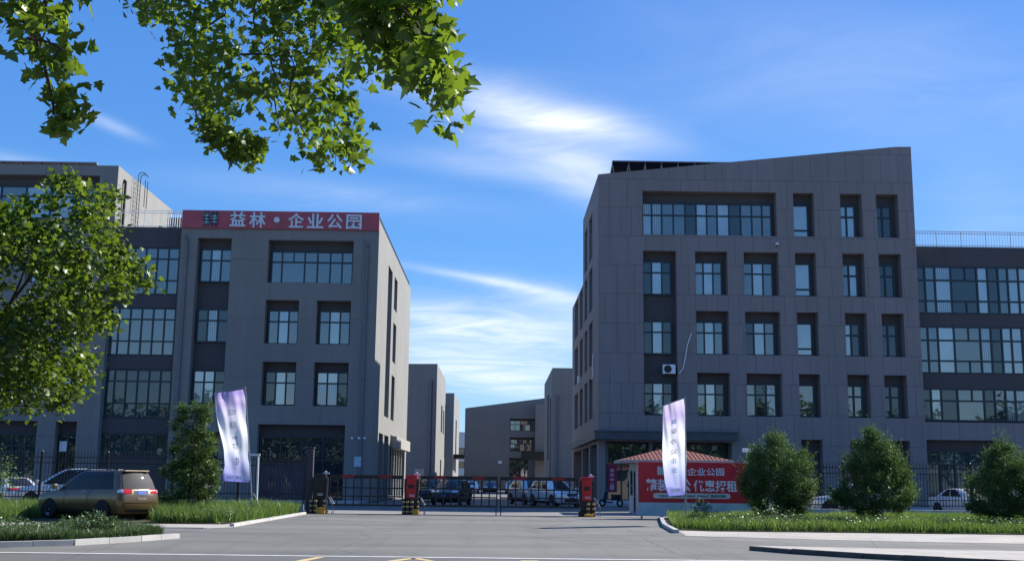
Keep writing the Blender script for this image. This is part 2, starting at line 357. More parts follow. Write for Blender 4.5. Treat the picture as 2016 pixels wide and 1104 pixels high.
sheet('lawn', LAWN_L, .03, SOIL); sheet('lawn', LAWN_R, .03, SOIL); sheet('planting_island', ISL_L, .10, SOIL); sheet('paved_island', ISL_R, .11, PALE)
sheet('pavement', [(-60, 36.2), (-9.2, 36.2), (-8.62, 37.6), (-8.62, 41), (-9.4, 39.15), (-12.2, 38.95), (-60, 38.95)], .006, PALE)
sheet('pavement', [P2(1350, 1054), P2(1378, 1055), P2(1758, 1065.5), P2(2016, 1070), (60, 32.6), (60, 38.15), (7.2, 38.15), (5.9, 38.8), P2(1335, 1044)], .006, PALE)
kerb('kerb', [(-60, 25.3), (-11.2, 25.5), (-9.8, 26.6), (-8.9, 28.6), (-8.4, 30.2)])
kerb('kerb', IF[1:], .08, .115, m=KSHADE); kerb('kerb', IF[:2], .08, .105, m=KSHADE)
kerb('kerb', [(-8.65, 37.4), (-8.65, 51.4)], .14, .10)
kerb('kerb', [(5.75, 36.6), (6.1, 41.5), (6.8, 47), (7.5, 52.0)], .16, .12)
kerb('kerb', [(-60, 36.15), (-9.2, 36.15), (-8.65, 37.4)], .14, .02); None
b = MB(); b.box(-8.2, 7.6, 52.35, 52.5, .004, .012); o = b.build('drain_grating', BLACKR); o['kind'] = 'structure'
sheet('gate_apron', [(-8.2, 52.6), (8, 52.6), (9.5, 58.6), (-8.6, 58.6)], .008, CONCG)
b = MB(); b.box(-26, -8.7, 52.9, 53.1, 0, .12); b.box(-60, -8.9, 72.5, 77.9, 0, .12); b.box(8.6, 60, 72.5, 77.9, .0, .12); o = b.build('yard_pavement', CONC); o['kind'] = 'structure'
sheet('yard_lawn', [(-8.0, 112), (-4.5, 112), (-4.5, 150), (-8.0, 150)], .03, ground_mat('yard_turf', (.16, .22, .05), (.12, .2, .04), (.2, .26, .07), 20, .8, 0, 1.))

# ------------------------------------------------------------------ buildings
def front_map(Y): return lambda u, w, d: (u, Y+d, w)
def east_map(X): return lambda u, w, d: (X-d, u, w)       # wall facing +x
def west_map(X): return lambda u, w, d: (X+d, u, w)       # wall facing -x
def facade(mb, T, u0, u1, w0, top, holes, depth=.7, m=0, backs=True):
    """outer skin with openings; top is a function of u or a number; holes: (u0,u1,w0,w1[,depth])"""
    tf = top if callable(top) else (lambda u: top)
    us = sorted(set([u0, u1]+[x for h in holes for x in h[:2] if u0 < x < u1])); wtop = min(tf(u0), tf(u1))
    ws = sorted(set([w0]+[x for h in holes for x in h[2:4] if w0 < x < wtop])); ws.append(None)
    for i in range(len(us)-1):
        a, c = us[i], us[i+1]
        for j in range(len(ws)-1):
            lo, hi = ws[j], ws[j+1]
            cu = (a+c)/2; cw = (lo+(hi if hi is not None else wtop))/2
            if hi is not None or any(True for h in holes):
                if any(h[0] <= cu <= h[1] and h[2] <= cw <= h[3] for h in holes): continue
            ha, hc = (hi, hi) if hi is not None else (tf(a), tf(c))
            mb.quad(T(a, lo, 0), T(c, lo, 0), T(c, hc, 0), T(a, ha, 0), m)
    for h in holes:
        a, c, lo, hi = h[:4]; dp = h[4] if len(h) > 4 else depth
        mb.quad(T(a, lo, 0), T(a, lo, dp), T(a, hi, dp), T(a, hi, 0), m); mb.quad(T(c, lo, 0), T(c, hi, 0), T(c, hi, dp), T(c, lo, dp), m)
        mb.quad(T(a, hi, 0), T(a, hi, dp), T(c, hi, dp), T(c, hi, 0), m); mb.quad(T(a, lo, 0), T(c, lo, 0), T(c, lo, dp), T(a, lo, dp), m)
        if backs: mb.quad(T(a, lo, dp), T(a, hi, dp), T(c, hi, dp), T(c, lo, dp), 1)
def window(parent, T, u0, u1, w0, w1, d, cols, rows, glass=None, skip=(), bar=.10, seed=0, blinds=.12, extra=()):
    """one window: frame with mullions and transoms, glazing as its sub-part. cols/rows: inner bar positions 0..1"""
    rnd = random.Random(seed*7919+int(u0*31)+int(w0*17))
    f = MB(); C = [0]+list(cols)+[1]; Rr = [0]+list(rows)+[1]
    U = lambda s: u0+(u1-u0)*s
    V = lambda s: w0+(w1-w0)*s
    e = bar*.5
    f.box(u0-e*.2, u1+e*.2, w0, w0+bar, d-.05, d+.06, 0, lambda a, b_, c: T(a, b_, c)) if False else None
    def bx(a, c, lo, hi, dd=0.): 
        f.box(a, c, lo, hi, d-.05-dd, d+.07, 0, lambda x, y, z: T(x, y, z))
    bx(u0, u0+bar, w0, w1); bx(u1-bar, u1, w0, w1); bx(u0+bar, u1-bar, w0, w0+bar); bx(u0+bar, u1-bar, w1-bar, w1)
    for s in cols:
        lo = w0+bar; hi = w1-bar
        if s in skip: hi = V(max(rows)) if rows else hi
        bx(U(s)-e, U(s)+e, lo, hi, -.004)
    for s in rows: bx(u0+bar, u1-bar, V(s)-e, V(s)+e, -.002)
    for (s, r0, r1) in extra: bx(U(s)-e*.8, U(s)+e*.8, V(r0), V(r1), -.006)
    fo = f.build('window', FRAME, parent)
    g = MB(); k = len(C)-1
    colmat = [0]*k
    if glass is None:
        for i in range(k):
            q = rnd.random(); colmat[i] = (1 if i == 1 and q < .8 else (0 if q < .45 else (3 if q < .82 else 2))) if k == 3 else (2 if q < blinds else (1 if q < blinds+.16 else (0 if q < .72 else 3)))
    for i in range(k):
        for j in range(len(Rr)-1):
            a, c = U(C[i])+.01, U(C[i+1])-.01; lo, hi = V(Rr[j])+.01, V(Rr[j+1])-.01
            t1, t2 = rnd.uniform(-.006, .006)*min(1, (c-a)), rnd.uniform(-.004, .004)
            mi = colmat[i]
            if glass is None and mi == 2 and rnd.random() < .35: mi = 1
            g.quad(T(a, lo, d+.03+t1), T(c, lo, d+.03-t1), T(c, hi, d+.03-t1+t2), T(a, hi, d+.03+t1+t2), mi)
    g.build('pane', [GLASS, GLASS_B, GLASS_C, GLASS_D] if glass is None else glass, fo)
    return fo
def vert(T, px, py): return None
def hpx(l, r, t, b_, Y):
    """opening on a front wall at depth Y from its surveyed corners"""
    a = onY(l, t, Y); c = onY(r, t, Y); lo = onY((l+r)/2, b_, Y)
    return [float(a[0]), float(c[0]), float(lo[2]), float((a[2]+c[2])/2)]

YF = 78.0
# ---- right building ------------------------------------------------------------------------------------
XR = 6.95; XR1 = 29.72
def rtop(u): return 23.4+(min(u, 28.8)-XR)*(25.82-23.4)/(28.8-XR)
BR = empty('office_building', (XR, YF, 0), 0, 'big dark grey office block with slanting roofline, right of the gate', 'office building', 'grey office buildings of the park')
BR_off = Vector((XR, YF, 0))
def child(o, parent=BR, off=None): return o
class B2(MB):
    pass
def shift(T, off): return lambda u, w, d: tuple(Vector(T(u, w, d))-off)
T = shift(front_map(YF), BR_off)
cols4 = [hpx(1561.5, 1602, 380, 463.6, YF), hpx(1654, 1696, 382, 465.5, YF), hpx(1725, 1767, 383, 466.6, YF)]
rowsR = {}
z_of = lambda py: float(onY(1400, py, YF)[2])
Z_B = (z_of(580), z_of(495)); Z_C = (z_of(697.5), z_of(612)); Z_D = (z_of(818.5), z_of(733.5)); Z_A = (z_of(464-1), z_of(377.5))
u_of = lambda px, py=560: float(onY(px, py, YF)[0])
C1 = (u_of(1266.5), u_of(1332)); C2 = (u_of(1369.5), u_of(1433)); C3 = (u_of(1465.5), u_of(1534)); C4 = (u_of(1567), u_of(1608)); C5 = (u_of(1661), u_of(1703.5)); C6 = (u_of(1732.5), u_of(1776))
holes = [(C1[0], float(onY(1528, 400, YF)[0]), *Z_A)]
for C in (C4, C5, C6): holes.append((C[0], C[1], *Z_A))
holes.append((C1[0], C1[1], Z_D[0], Z_B[1]))
for C in (C2, C3, C4, C5, C6):
    for Z in (Z_B, Z_C, Z_D): holes.append((C[0], C[1], *Z))
CAN = 4.45                                        # underside of the entrance canopy
XE = float(onY(1441, 900, YF)[0])
holes.append((XR+.45, XE, 0, CAN-.1, 1.6))
zg = float(onY(1600, 865, YF)[2])
for C in (C4, C5, C6): holes.append((C[0], C[1], .15, zg))
WX1 = 52.0
u7 = (float(onY(1824, 870, YF)[0]), float(onY(1975, 870, YF)[0]))
wall = MB()
facade(wall, T, XR, XR1, 0, rtop, holes, .75)
zpan = float(onY(1900, 831, YF)[2])             # base panel under the wing windows is flush with the block
facade(wall, T, XR1, WX1, 0, zpan, [(u7[0], u7[1], .1, zg+.1), (u7[1]+2.2, u7[1]+9, .1, zg+.1)], .75)
# side walls, roof, back of the block
Tw = shift(west_map(XR), BR_off)
sl = [[float(onX(1166.3, 500, XR)[1]), float(onX(1159.6, 500, XR)[1])], [float(onX(1156.3, 500, XR)[1]), float(onX(1151, 500, XR)[1])],
      [float(onX(1147.2, 600, XR)[1]), float(onX(1141.6, 600, XR)[1])], [float(onX(1138, 620, XR)[1]), float(onX(1131.6, 620, XR)[1])]]
zr = [(18.35, 21.85), (14.4, 17.7), (10.2, 13.5), (6.2, 9.3)]
hs_ = [(a, c, *zr[0]) for a, c in sl[:2]]
YB1 = 92.5; YB2 = 106.0
facade(wall, Tw, YF, YB1, 4.6, 23.4, hs_+[(a, c, *z) for a, c in sl[:2] for z in zr[1:]], .6)
facade(wall, Tw, YB1, YB2, 4.6, 17.9, [(a, c, *z) for a, c in sl[2:] for z in zr[1:]], .6)
facade(wall, Tw, YF, YB2, 0, 4.6, [(YF+1.5, YF+7.5, .1, 4.2), (YF+8.6, YF+15, .1, 4.2), (YF+16, YF+26, .1, 4.2)], .9)
o3 = lambda *p: tuple(Vector(p)-BR_off)
def slab(mb, x0, x1, y0, y1, z, m=0): mb.quad(o3(x0, y0, z), o3(x1, y0, z), o3(x1, y1, z), o3(x0, y1, z), m)
wall.quad(o3(XR, YF, 23.4-.01), o3(28.8, YF, 25.8), o3(28.8, YF+.35, 25.8), o3(XR, YF+.35, 23.4-.01))         # parapet coping
wall.quad(o3(XR, YF+.35, 22.4), o3(XR1, YF+.35, 22.4), o3(28.8, YF+.35, 25.8), o3(XR, YF+.35, 23.39))
slab(wall, XR, XR1, YF, YB1, 22.3)
slab(wall, XR, 20, YB1, YB2, 17.9)
wall.quad(o3(XR1, YF, 0), o3(XR1, YB1, 0), o3(XR1, YB1, 25.8), o3(XR1, YF, 25.8)); wall.quad(o3(XR, YB1, 17), o3(XR1, YB1, 17), o3(XR1, YB1, 23.4), o3(XR, YB1, 23.4))
wall.quad(o3(XR, YB2, 0), o3(20, YB2, 0), o3(20, YB2, 17.9), o3(XR, YB2, 17.9)); wall.quad(o3(20, YB1, 0), o3(20, YB2, 0), o3(20, YB2, 17.9), o3(20, YB1, 17.9))
wall.quad(o3(28.8, YF, 25.8), o3(XR1, YF, 25.8), o3(XR1, YF+.35, 25.8), o3(28.8, YF+.35, 25.8))
# wing: recessed upper part
YW = YF+.75; zw = float(onY(1900, 486, YW)[2]); Tg = shift(front_map(YW), BR_off)
zW = [[float(onY(1830, t, YW)[2]) for t in q] for q in ((617.7, 523.5), (735.3, 641.5), (828.7, 763.5))]
wu0 = XR1+.02
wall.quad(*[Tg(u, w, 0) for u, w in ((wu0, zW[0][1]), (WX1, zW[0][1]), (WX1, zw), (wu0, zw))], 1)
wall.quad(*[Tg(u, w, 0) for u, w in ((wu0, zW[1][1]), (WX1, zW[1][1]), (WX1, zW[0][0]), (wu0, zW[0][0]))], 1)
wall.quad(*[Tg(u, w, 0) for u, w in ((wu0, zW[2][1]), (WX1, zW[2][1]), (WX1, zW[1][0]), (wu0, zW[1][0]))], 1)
wall.quad(o3(XR1, YF, zpan), o3(WX1, YF, zpan), o3(WX1, YW, zpan), o3(XR1, YW, zpan))
slab(wall, XR1, WX1, YW, YB1, zw); wall.quad(o3(WX1, YF, 0), o3(WX1, YB1, 0), o3(WX1, YB1, zw), o3(WX1, YW, zw)); wall.quad(o3(XR1, YB1, 0), o3(WX1, YB1, 0), o3(WX1, YB1, zw), o3(XR1, YB1, zw))
wall.build('wall', [WALL_R, DARKP], BR)
# windows in the block
def std(C, Z, zt, seed, **k):
    """glass part of a recess: header panel above stays wall; zt = top of glass"""
    return window(BR, T, C[0]+.02, C[1]-.28, Z[0]+.02, zt, .62, (.32, .67), (.66,), None, seed=seed, **k)
zt = lambda py: float(onY(1400, py, YF+.65)[2])
ZT = {'A': zt(401), 'B': zt(516), 'C': zt(633), 'D': zt(754)}
n12 = [(x-463)/(1163-463) for x in (515, 570, 632, 695, 755, 812, 868, 932, 995, 1055, 1110)]
window(BR, T, C1[0]+.02, holes[0][1]-.2, Z_A[0]+.02, ZT['A'], .62, n12, (.62,), None, seed=3, blinds=.25)
for k, C in enumerate((C1, C2, C3)):
    for Z, q in ((Z_B, 'B'), (Z_C, 'C'), (Z_D, 'D')): std(C, Z, ZT[q], k*5+ord(q))
for C in (C5, C6):
    for Z, q in ((Z_A, 'A'), (Z_B, 'B'), (Z_C, 'C'), (Z_D, 'D')):
        window(BR, T, C[0]+.02, C[1]-.3, Z[0]+.02, ZT[q], .62, (.45,), (.64,), [GLASS_D, GLASS] if C is C6 else None, seed=ord(q), bar=.13)
for Z, q in ((Z_A, 'A'), (Z_B, 'B'), (Z_C, 'C'), (Z_D, 'D')):
    window(BR, T, C4[0]+.02, C4[1]-.25, Z[0]+.02, ZT[q], .62, (), (.22,), [GLASS_B] if q != 'D' else [GLASS], seed=9, bar=.12)
for C in (C4, C5, C6): window(BR, T, C[0]+.02, C[1]-.25, .17, zg-.9, .62, (.5,), (.7,), [GLASS_D], seed=4)
for (c0, c1) in (u7, (u7[1]+2.2, u7[1]+9)): window(BR, T, c0+.02, c1-.02, .12, zg-.6, .62, [.2, .4, .6, .8], (.75,), [GLASS_T], seed=4)
for a, c in sl:
    for z in (zr if a < YB1-.5 else zr[1:]): window(BR, Tw, a+.02, c-.02, z[0]+.02, z[1]-.02, .5, (.5,), (.4,), [GLASS_D], seed=5)
for (a, c) in ((YF+1.5, YF+7.5), (YF+8.6, YF+15), (YF+16, YF+26)): window(BR, Tw, a+.02, c-.02, .12, 4.18, .8, (.33, .66), (.65,), [GLASS_T], seed=6)
# wing windows
du = (float(onY(1813, 560, YW)[0]), float(onY(2016, 560, YW)[0])); per = du[1]-du[0]
cW = [float(onY(1540+x/2.628, 600, YW)[0]) for x in (745, 797, 880, 1015, 1070, 1125, 1175, 1230)]
uW = [wu0]+cW+[cW[-1]+2.0, cW[-1]+4.2, cW[-1]+6.4, cW[-1]+8.6, WX1]
fr = [(x-uW[0])/(uW[-1]-uW[0]) for x in uW[1:-1]]
e1 = (float(onY(1540+945/2.628, 540, YW)[0])-uW[0])/(uW[-1]-uW[0])
for j, Z in enumerate(zW):
    rw = (.27, .70) if j < 2 else (.62,)
    window(BR, Tg, uW[0], uW[-1], Z[0], Z[1], .02, fr, rw, None, seed=20+j, blinds=.12, bar=.12, extra=[(e1, .0, .26), (e1, .72, 1)] if j < 2 else [(e1, .62, 1)])
# entrance canopy and glazed entrance
b = MB(); x0 = XR-.35
b.box(x0, XE+.25, YF-1.0, YF-.003, CAN, 4.95, 0, lambda x, y, z: o3(x, y, z)); b.box(x0, XR-.003, YF+.002, YF+26, CAN, 4.95, 0, lambda x, y, z: o3(x, y, z))
b.box(x0-.06, XE+.32, YF-1.07, YF-.003, 4.953, 5.05, 0, lambda x, y, z: o3(x, y, z))
b.build('canopy', simple('canopy_dark', (.055, .065, .07), .5, 0, .15, 2), BR)
window(BR, T, XR+.5, XE-.05, .12, CAN-.15, 1.4, [.14, .28, .42, .56, .7, .85], (.68,), [GLASS_T, GLASS_D], seed=8)
b = MB()
for x in (XR+.48, XR+3.6): b.box(x, x+.28, YF+1.0, YF+1.3, .1, CAN-.12, 0, lambda x, y, z: o3(x, y, z))
b.build('entrance_column', PIPE, BR)
b = MB()
for k in range(3): b.box(XR-.1, XE+.3, YF-1.6+k*.4, YF-1.2+k*.4 if k < 2 else YF-.02, .0 if k == 0 else .12*k+.002, .12*(k+1), 0, lambda x, y, z: o3(x, y, z))
b.build('entrance_step', CONC, BR)
def railing(parent, pts, off, zb, h=1.2, step=.16, post=1.9, m=None):
    b = MB(); off = Vector(off)
    for i in range(len(pts)-1):
        a, c = Vector((*pts[i], 0))-off, Vector((*pts[i+1], 0))-off; ln = (c-a).length; d = (c-a).normalized()
        up = Vector((0, 0, 1))
        for hh in (h, h*.86, .12): b.tube([a+up*(zb+hh), c+up*(zb+hh)], .025, 4, cap=False)
        k = int(ln/step)
        for j in range(k+1):
            p = a+d*(ln*j/k); r = .012
            if j % max(1, int(post/step)) == 0: r = .03
            b.tube([p+up*zb, p+up*(zb+h)], r, 4, cap=False)
    return b.build('railing', m or GREYM, parent)
railing(BR, [(XR1+.05, YW+.15), (WX1, YW+.15)], BR_off, zw, 1.15, .2)

# ---- left building: sign block, wing and tall block ----------------------------------------------------
XL = -8.7; XL0 = -22.75
BL_off = Vector((XL0, YF, 0)); ol = lambda *p: tuple(Vector(p)-BL_off)
BL = empty('office_building', tuple(BL_off), 0, 'dark grey office block with the red sign along its roof edge, left of the gate', 'office building', 'grey office buildings of the park')
Tl = shift(front_map(YF), BL_off); wall = MB()
ul = lambda px, py: float(onY(px, py, YF)[0]); wl = lambda px, py: float(onY(px, py, YF)[2])
LZ = [(wl(420, 556), wl(420, 468)), (wl(420, 675), wl(420, 589)), (wl(600, 797), wl(600, 712))]
K1 = (ul(389.5, 470), ul(456.5, 470)); K2 = (ul(522.6, 600), ul(588.7, 600)); K3 = (ul(623.5, 600), ul(691, 600))
BW = (ul(529, 475), ul(696.5, 475)); zs1 = (wl(600, 557), wl(600, 473)); zs2 = (wl(600, 677), wl(600, 591)); zs3 = (wl(600, 798.5), wl(600, 712.5))
zd = wl(600, 835.5)
G1 = (ul(507, 850), ul(679, 850))
zbot = wl(420, 797)
hl = [(K1[0], K1[1], zbot, wl(420, 468.5)), (BW[0], BW[1], *zs1)]+[(K[0], K[1], *z) for K in (K2, K3) for z in (zs2, zs3)]+[(G1[0], G1[1], .1, zd)]
hl.append((K1[0]+.2, K1[1]-.1, .1, wl(420, 850)))
ZT_L = 20.3; zroofL = 19.0
facade(wall, Tl, XL0, XL, 0, ZT_L-.5, hl, .75)
Te = shift(east_map(XL), BL_off); YL1 = 107.0
s1 = (float(onX(765.5, 515, XL)[1]), float(onX(773.5, 528, XL)[1])); s2 = (float(onX(777.3, 540, XL)[1]), float(onX(782.8, 560, XL)[1]))
facade(wall, Te, YF, YL1, 5.3, 19.75, [(s1[0], s1[1], 6.3, 17.95), (s2[0], s2[1], 15.3, 18.0), (s2[0], s2[1], 11.0, 14.2), (s2[0], s2[1], 6.3, 9.9)], .6, 2)
facade(wall, Te, YF, YL1, 0, 5.3, [(YF+4.2, YF+7.2, .1, 4.9, 1.0), (YF+8.2, YF+11.5, .1, 4.9, 1.0), (YF+13, YL1-1.5, .1, 5.1, 1.4)], 1., 2)
def slabl(z, x0, x1, y0, y1): wall.quad(ol(x0, y0, z), ol(x1, y0, z), ol(x1, y1, z), ol(x0, y1, z))
slabl(zroofL, XL0, XL, YF, YL1)
wall.quad(ol(XL0, YL1, 0), ol(XL, YL1, 0), ol(XL, YL1, 19.75), ol(XL0, YL1, 19.75)); wall.quad(ol(XL0, YF, 0), ol(XL0, YL1, 0), ol(XL0, YL1, 19.75), ol(XL0, YF, 19.75))
wall.build('wall', [WALL_L, DARKP, WALL_SIDE], BL)
ztl = lambda py, px=600: float(onY(px, py, YF+.65)[2])
for za, zb_, s in ((556, 490, 1), (674, 608, 2), (796, 728.5, 3)): window(BL, Tl, K1[0]+.12, K1[1]-.05, ztl(za, 420), ztl(zb_, 420), .62, (.34, .66), (.65,), None, seed=s)
window(BL, Tl, BW[0]+.12, BW[1]-.05, zs1[0]+.02, ztl(495), .62, [.135, .41, .565, .72, .865], (.66,), [GLASS], seed=1, extra=[(.275, .66, 1)])
for K in (K2, K3):
    for z, zz_ in ((zs2, 611), (zs3, 731)): window(BL, Tl, K[0]+.12, K[1]-.06, z[0]+.02, ztl(zz_), .62, (.34, .67), (.66,), None, seed=int(K[0]*5))
window(BL, Tl, G1[0]+.06, G1[1]-.06, .12, ztl(859), .62, [.25, .5, .75], (.62,), [GLASS_D], seed=3)
window(BL, Tl, K1[0]+.26, K1[1]-.16, .12, wl(420, 853), .62, [.5], (.7,), [GLASS_D], seed=3)
window(BL, Te, s1[0]+.02, s1[1]-.02, 6.32, 17.93, .5, (), (.27, .5, .75), [GLASS_D], seed=5)
for z in ((15.3, 18.0), (11.0, 14.2), (6.3, 9.9)): window(BL, Te, s2[0]+.02, s2[1]-.02, z[0]+.02, z[1]-.02, .5, (), (.4,), [GLASS_D], seed=5)
window(BL, Te, YF+4.22, YF+7.18, .12, 4.88, .9, (.5,), (.7,), [GLASS_D], seed=5); window(BL, Te, YF+8.22, YF+11.48, .12, 4.88, .9, (.5,), (.7,), [GLASS_D], seed=5)
b = MB(); b.box(XL+.02, XL+.5, YF+13.2, YL1-1.7, 4.1, 5.0, 0, lambda *p: ol(*p)); b.build('side_canopy', simple('canopy_cream', (.30, .29, .26), .7), BL)
b = MB()
for k in range(6): y = YF+13.4+k*2.4; b.box(XL-.16, XL-.11, y, y+.10, .1, 5.05, 0, lambda *p: ol(*p))
b.build('fin', WHITEM, BL)
window(BL, Te, YF+13.02, YL1-1.52, .12, 5.08, 1.3, (.2, .4, .6, .8), (.7,), [GLASS_T], seed=5)
b = MB(); b.box(XL0, XL, YF+.0, YF+.3, ZT_L-.499, zroofL+.4 if False else ZT_L-.45, 0, lambda *p: ol(*p)); b.build('coping', WALL_L, BL)
railing(BL, [(XL-.15, YF+.5), (XL-.15, YL1)], BL_off, 19.75, .55, .35, m=PIPE)
def pipe(parent, off, x, y, z0, z1, r=.085, hook=True):
    b = MB(); off = Vector(off)
    pts = [Vector((x, y, z0)), Vector((x, y, z1-.3)), Vector((x+(-.05), y, z1)), Vector((x-.2, y+.05, z1+.25))]
    b.tube([p-off for p in pts], r, 8)
    for z in np.arange(z0+1, z1, 2.4): b.lathe([(r*1.25, 0), (r*1.25, .08)], 8, T=lambda a, c, d, z=z: (x+a-off.x, y+c-off.y, z+d-off.z))
    return b.build('drainpipe', PIPE, parent, True)
pp = onY(724, 480, YF-.12); pipe(BL, BL_off, float(pp[0]), YF-.12, .1, float(pp[2]))
pp = onY(369, 470, YF-.12); pipe(BL, BL_off, float(pp[0]), YF-.12, .1, float(pp[2]))

# ---- left wing and tall block (one building beyond the sign block) ------------------------------------
XT = -27.55; XT0 = -60.0
BT_off = Vector((XT, YF, 0)); ot = lambda *p: tuple(Vector(p)-BT_off)
BT = empty('office_building', tuple(BT_off), 0, 'tall dark grey block at the far left, behind the leafy tree', 'office building', 'grey office buildings of the park')
Tt = shift(front_map(YF), BT_off); wall = MB(); ZTT = 23.5
za = (float(onY(100, 428, YF)[2]), float(onY(100, 344.5, YF)[2])); xa = float(onY(194.5, 380, YF)[0])
zt3 = [(wl(140, 670), wl(140, 602)), (wl(140, 790), wl(140, 722))]
q1 = (ul(120, 640), ul(165, 640)); q2 = (ul(40, 640), ul(85, 640)); q3 = (-38.5, -36)
dr = (ul(109, 840), ul(151, 840)); st0 = (ul(-60, 850), ul(72, 850))
hh = [(XT0+6, xa, *za)]+[(a, c, *z) for (a, c) in (q1, q2, q3) for z in [(wl(140, 556), wl(140, 488))]+zt3]+[(dr[0], dr[1], .15, wl(130, 829)), (st0[0], st0[1], .15, wl(40, 828)), (-48, -41, .15, 5)]
facade(wall, Tt, XT0, XT, 0, ZTT, hh, .75)
wall.quad(ot(XT, YF, 0), ot(XT, YF+13.5, 0), ot(XT, YF+13.5, ZTT), ot(XT, YF, ZTT), 2); wall.quad(ot(XT0, YF, ZTT-.6), ot(XT, YF, ZTT-.6), ot(XT, YF+13.5, ZTT-.6), ot(XT0, YF+13.5, ZTT-.6))
wall.quad(ot(XT0, YF+13.5, 0), ot(XT, YF+13.5, 0), ot(XT, YF+13.5, ZTT), ot(XT0, YF+13.5, ZTT)); wall.quad(ot(XT0, YF, 0), ot(XT0, YF+13.5, 0), ot(XT0, YF+13.5, ZTT), ot(XT0, YF, ZTT))
# wing
YV = YF+.55; Tv = shift(front_map(YV), BT_off); zv = float(onY(300, 447, YV)[2])
zV = [[float(onY(300, t, YV)[2]) for t in q] for q in ((580, 486.5), (700, 605.5), (823, 727))]; zVg = [float(onY(260, t, YV)[2]) for t in (897, 853.5)]
vu = (XT+.02, XL0-.02)
xw0 = float(onY(209, 660, YV)[0]); xw1 = float(onY(353.5, 520, YV)[0])-.02
facade(wall, Tv, vu[0], vu[1], 0, zv, [(xw0-.02, xw1+.02, z[0]-.02, z[1]+.02, .12) for z in zV]+[(xw0, xw1, zVg[0]-.02, zVg[1]+.02, .12)], .12, 1)
wall.quad(ot(XT, YV, zv), ot(XL0, YV, zv), ot(XL0, YF+13.5, zv), ot(XT, YF+13.5, zv))
wall.quad(ot(XT, YF+13.5, 0), ot(XL0, YF+13.5, 0), ot(XL0, YF+13.5, zv), ot(XT, YF+13.5, zv))
wall.build('wall', [WALL_L, DARKP, WALL_SIDE], BT)
for j, Z in enumerate(zV): window(BT, Tv, xw0, xw1, Z[0], Z[1], .06, [k/6 for k in range(1, 6)], (.30, .755), [GLASS, GLASS_D] if j < 2 else [GLASS_T], seed=3+j)
window(BT, Tv, xw0, xw1, zVg[0], zVg[1], .06, [k/6 for k in range(1, 6)], (), [GLASS_T], seed=3)
nA = [k/14 for k in range(1, 14)]
window(BT, Tt, XT0+6.1, xa-.05, za[0]+.02, float(onY(100, 367, YF+.65)[2]), .62, nA, (.68,), None, seed=11)
for (a, c) in (q1, q2, q3):
    for z in [(wl(140, 556), wl(140, 488))]+zt3: window(BT, Tt, a+.03, c-.03, z[0]+.02, z[1]-.6, .62, (.5,), (.65,), None, seed=int(z[0]))
window(BT, Tt, st0[0]+.03, st0[1]-.03, .17, wl(40, 852), .62, (.2, .4, .6, .8), (.8,), [GLASS_T], seed=2)
d = window(BT, Tt, dr[0]+.03, dr[1]-.03, .17, wl(130, 851), .62, (.5,), (.72,), [GLASS_D], seed=2)
b = MB(); pa = onY(124, 878, YF+.5); b.box(float(pa[0])-.25, float(pa[0])+.25, YF+.50, YF+.54, float(pa[2])-.35, float(pa[2])+.35, 0, lambda *p: ot(*p)); b.build('notice', WHITEM, BT)
railing(BT, [(XT+.1, YV+.2), (XL0, YV+.2)], BT_off, zv, 1.25, .55, m=WHITEM)
# a white slatted screen at the right end of the roof terrace, pipe, cage ladder
b = MB()
for k in range(9): x = -24.4+k*.17; b.box(x, x+.05, YF+2.0, YF+2.06, zv+.1, zv+1.35, 0, lambda *p: ot(*p))
b.box(-24.45, -22.9, YF+2.0, YF+2.07, zv+1.352, zv+1.45, 0, lambda *p: ot(*p)); b.build('slat_screen', WHITEM, BT)
b = MB(); b.box(-24.6, -22.95, YF+2.6, YF+3.6, zv, zv+1.2, 0, lambda *p: ot(*p)); tag(b.build('roof_plant_box', BLACK, BT))
b = MB(); yy = float(onX(248, 355, XT+.15)[1]); b.tube([ot(XT+.15, yy, zv), ot(XT+.15, yy, 22.6)], .1, 8); b.tube([ot(XT+.15, yy, 22.6), ot(XT-.02, yy, 22.75)], .12, 8)
b.build('drainpipe', BLACK, BT, True)
b = MB(); y0 = float(onX(277, 380, XT+.5)[1]); rails = []
for dy in (0, .55):
    for dx in (.25, .8):
        zt_ = 23.75 if dx < .5 else 23.45
        b.tube([ot(XT+dx, y0+dy, zv+(.1 if dx < .5 else 2.2)), ot(XT+dx, y0+dy, zt_)], .03, 6)
    b.tube([ot(XT+.25+.55*(1-math.cos(a))/2, y0+dy, 23.75+.28*math.sin(a)) for a in np.linspace(0, math.pi, 7)], .03, 6)
for z in np.arange(zv+.4, 23.6, .35): b.tube([ot(XT+.25, y0, z), ot(XT+.25, y0+.55, z)], .018, 5)
b.build('roof_ladder', BLACK, BT, True)
b = MB(); y = YF+10.2; b.box(XT+.02, XT+.12, y, y+1.0, zv+.05, zv+2.3, 0, lambda *p: ot(*p)); b.build('roof_door', BLACK, BT)

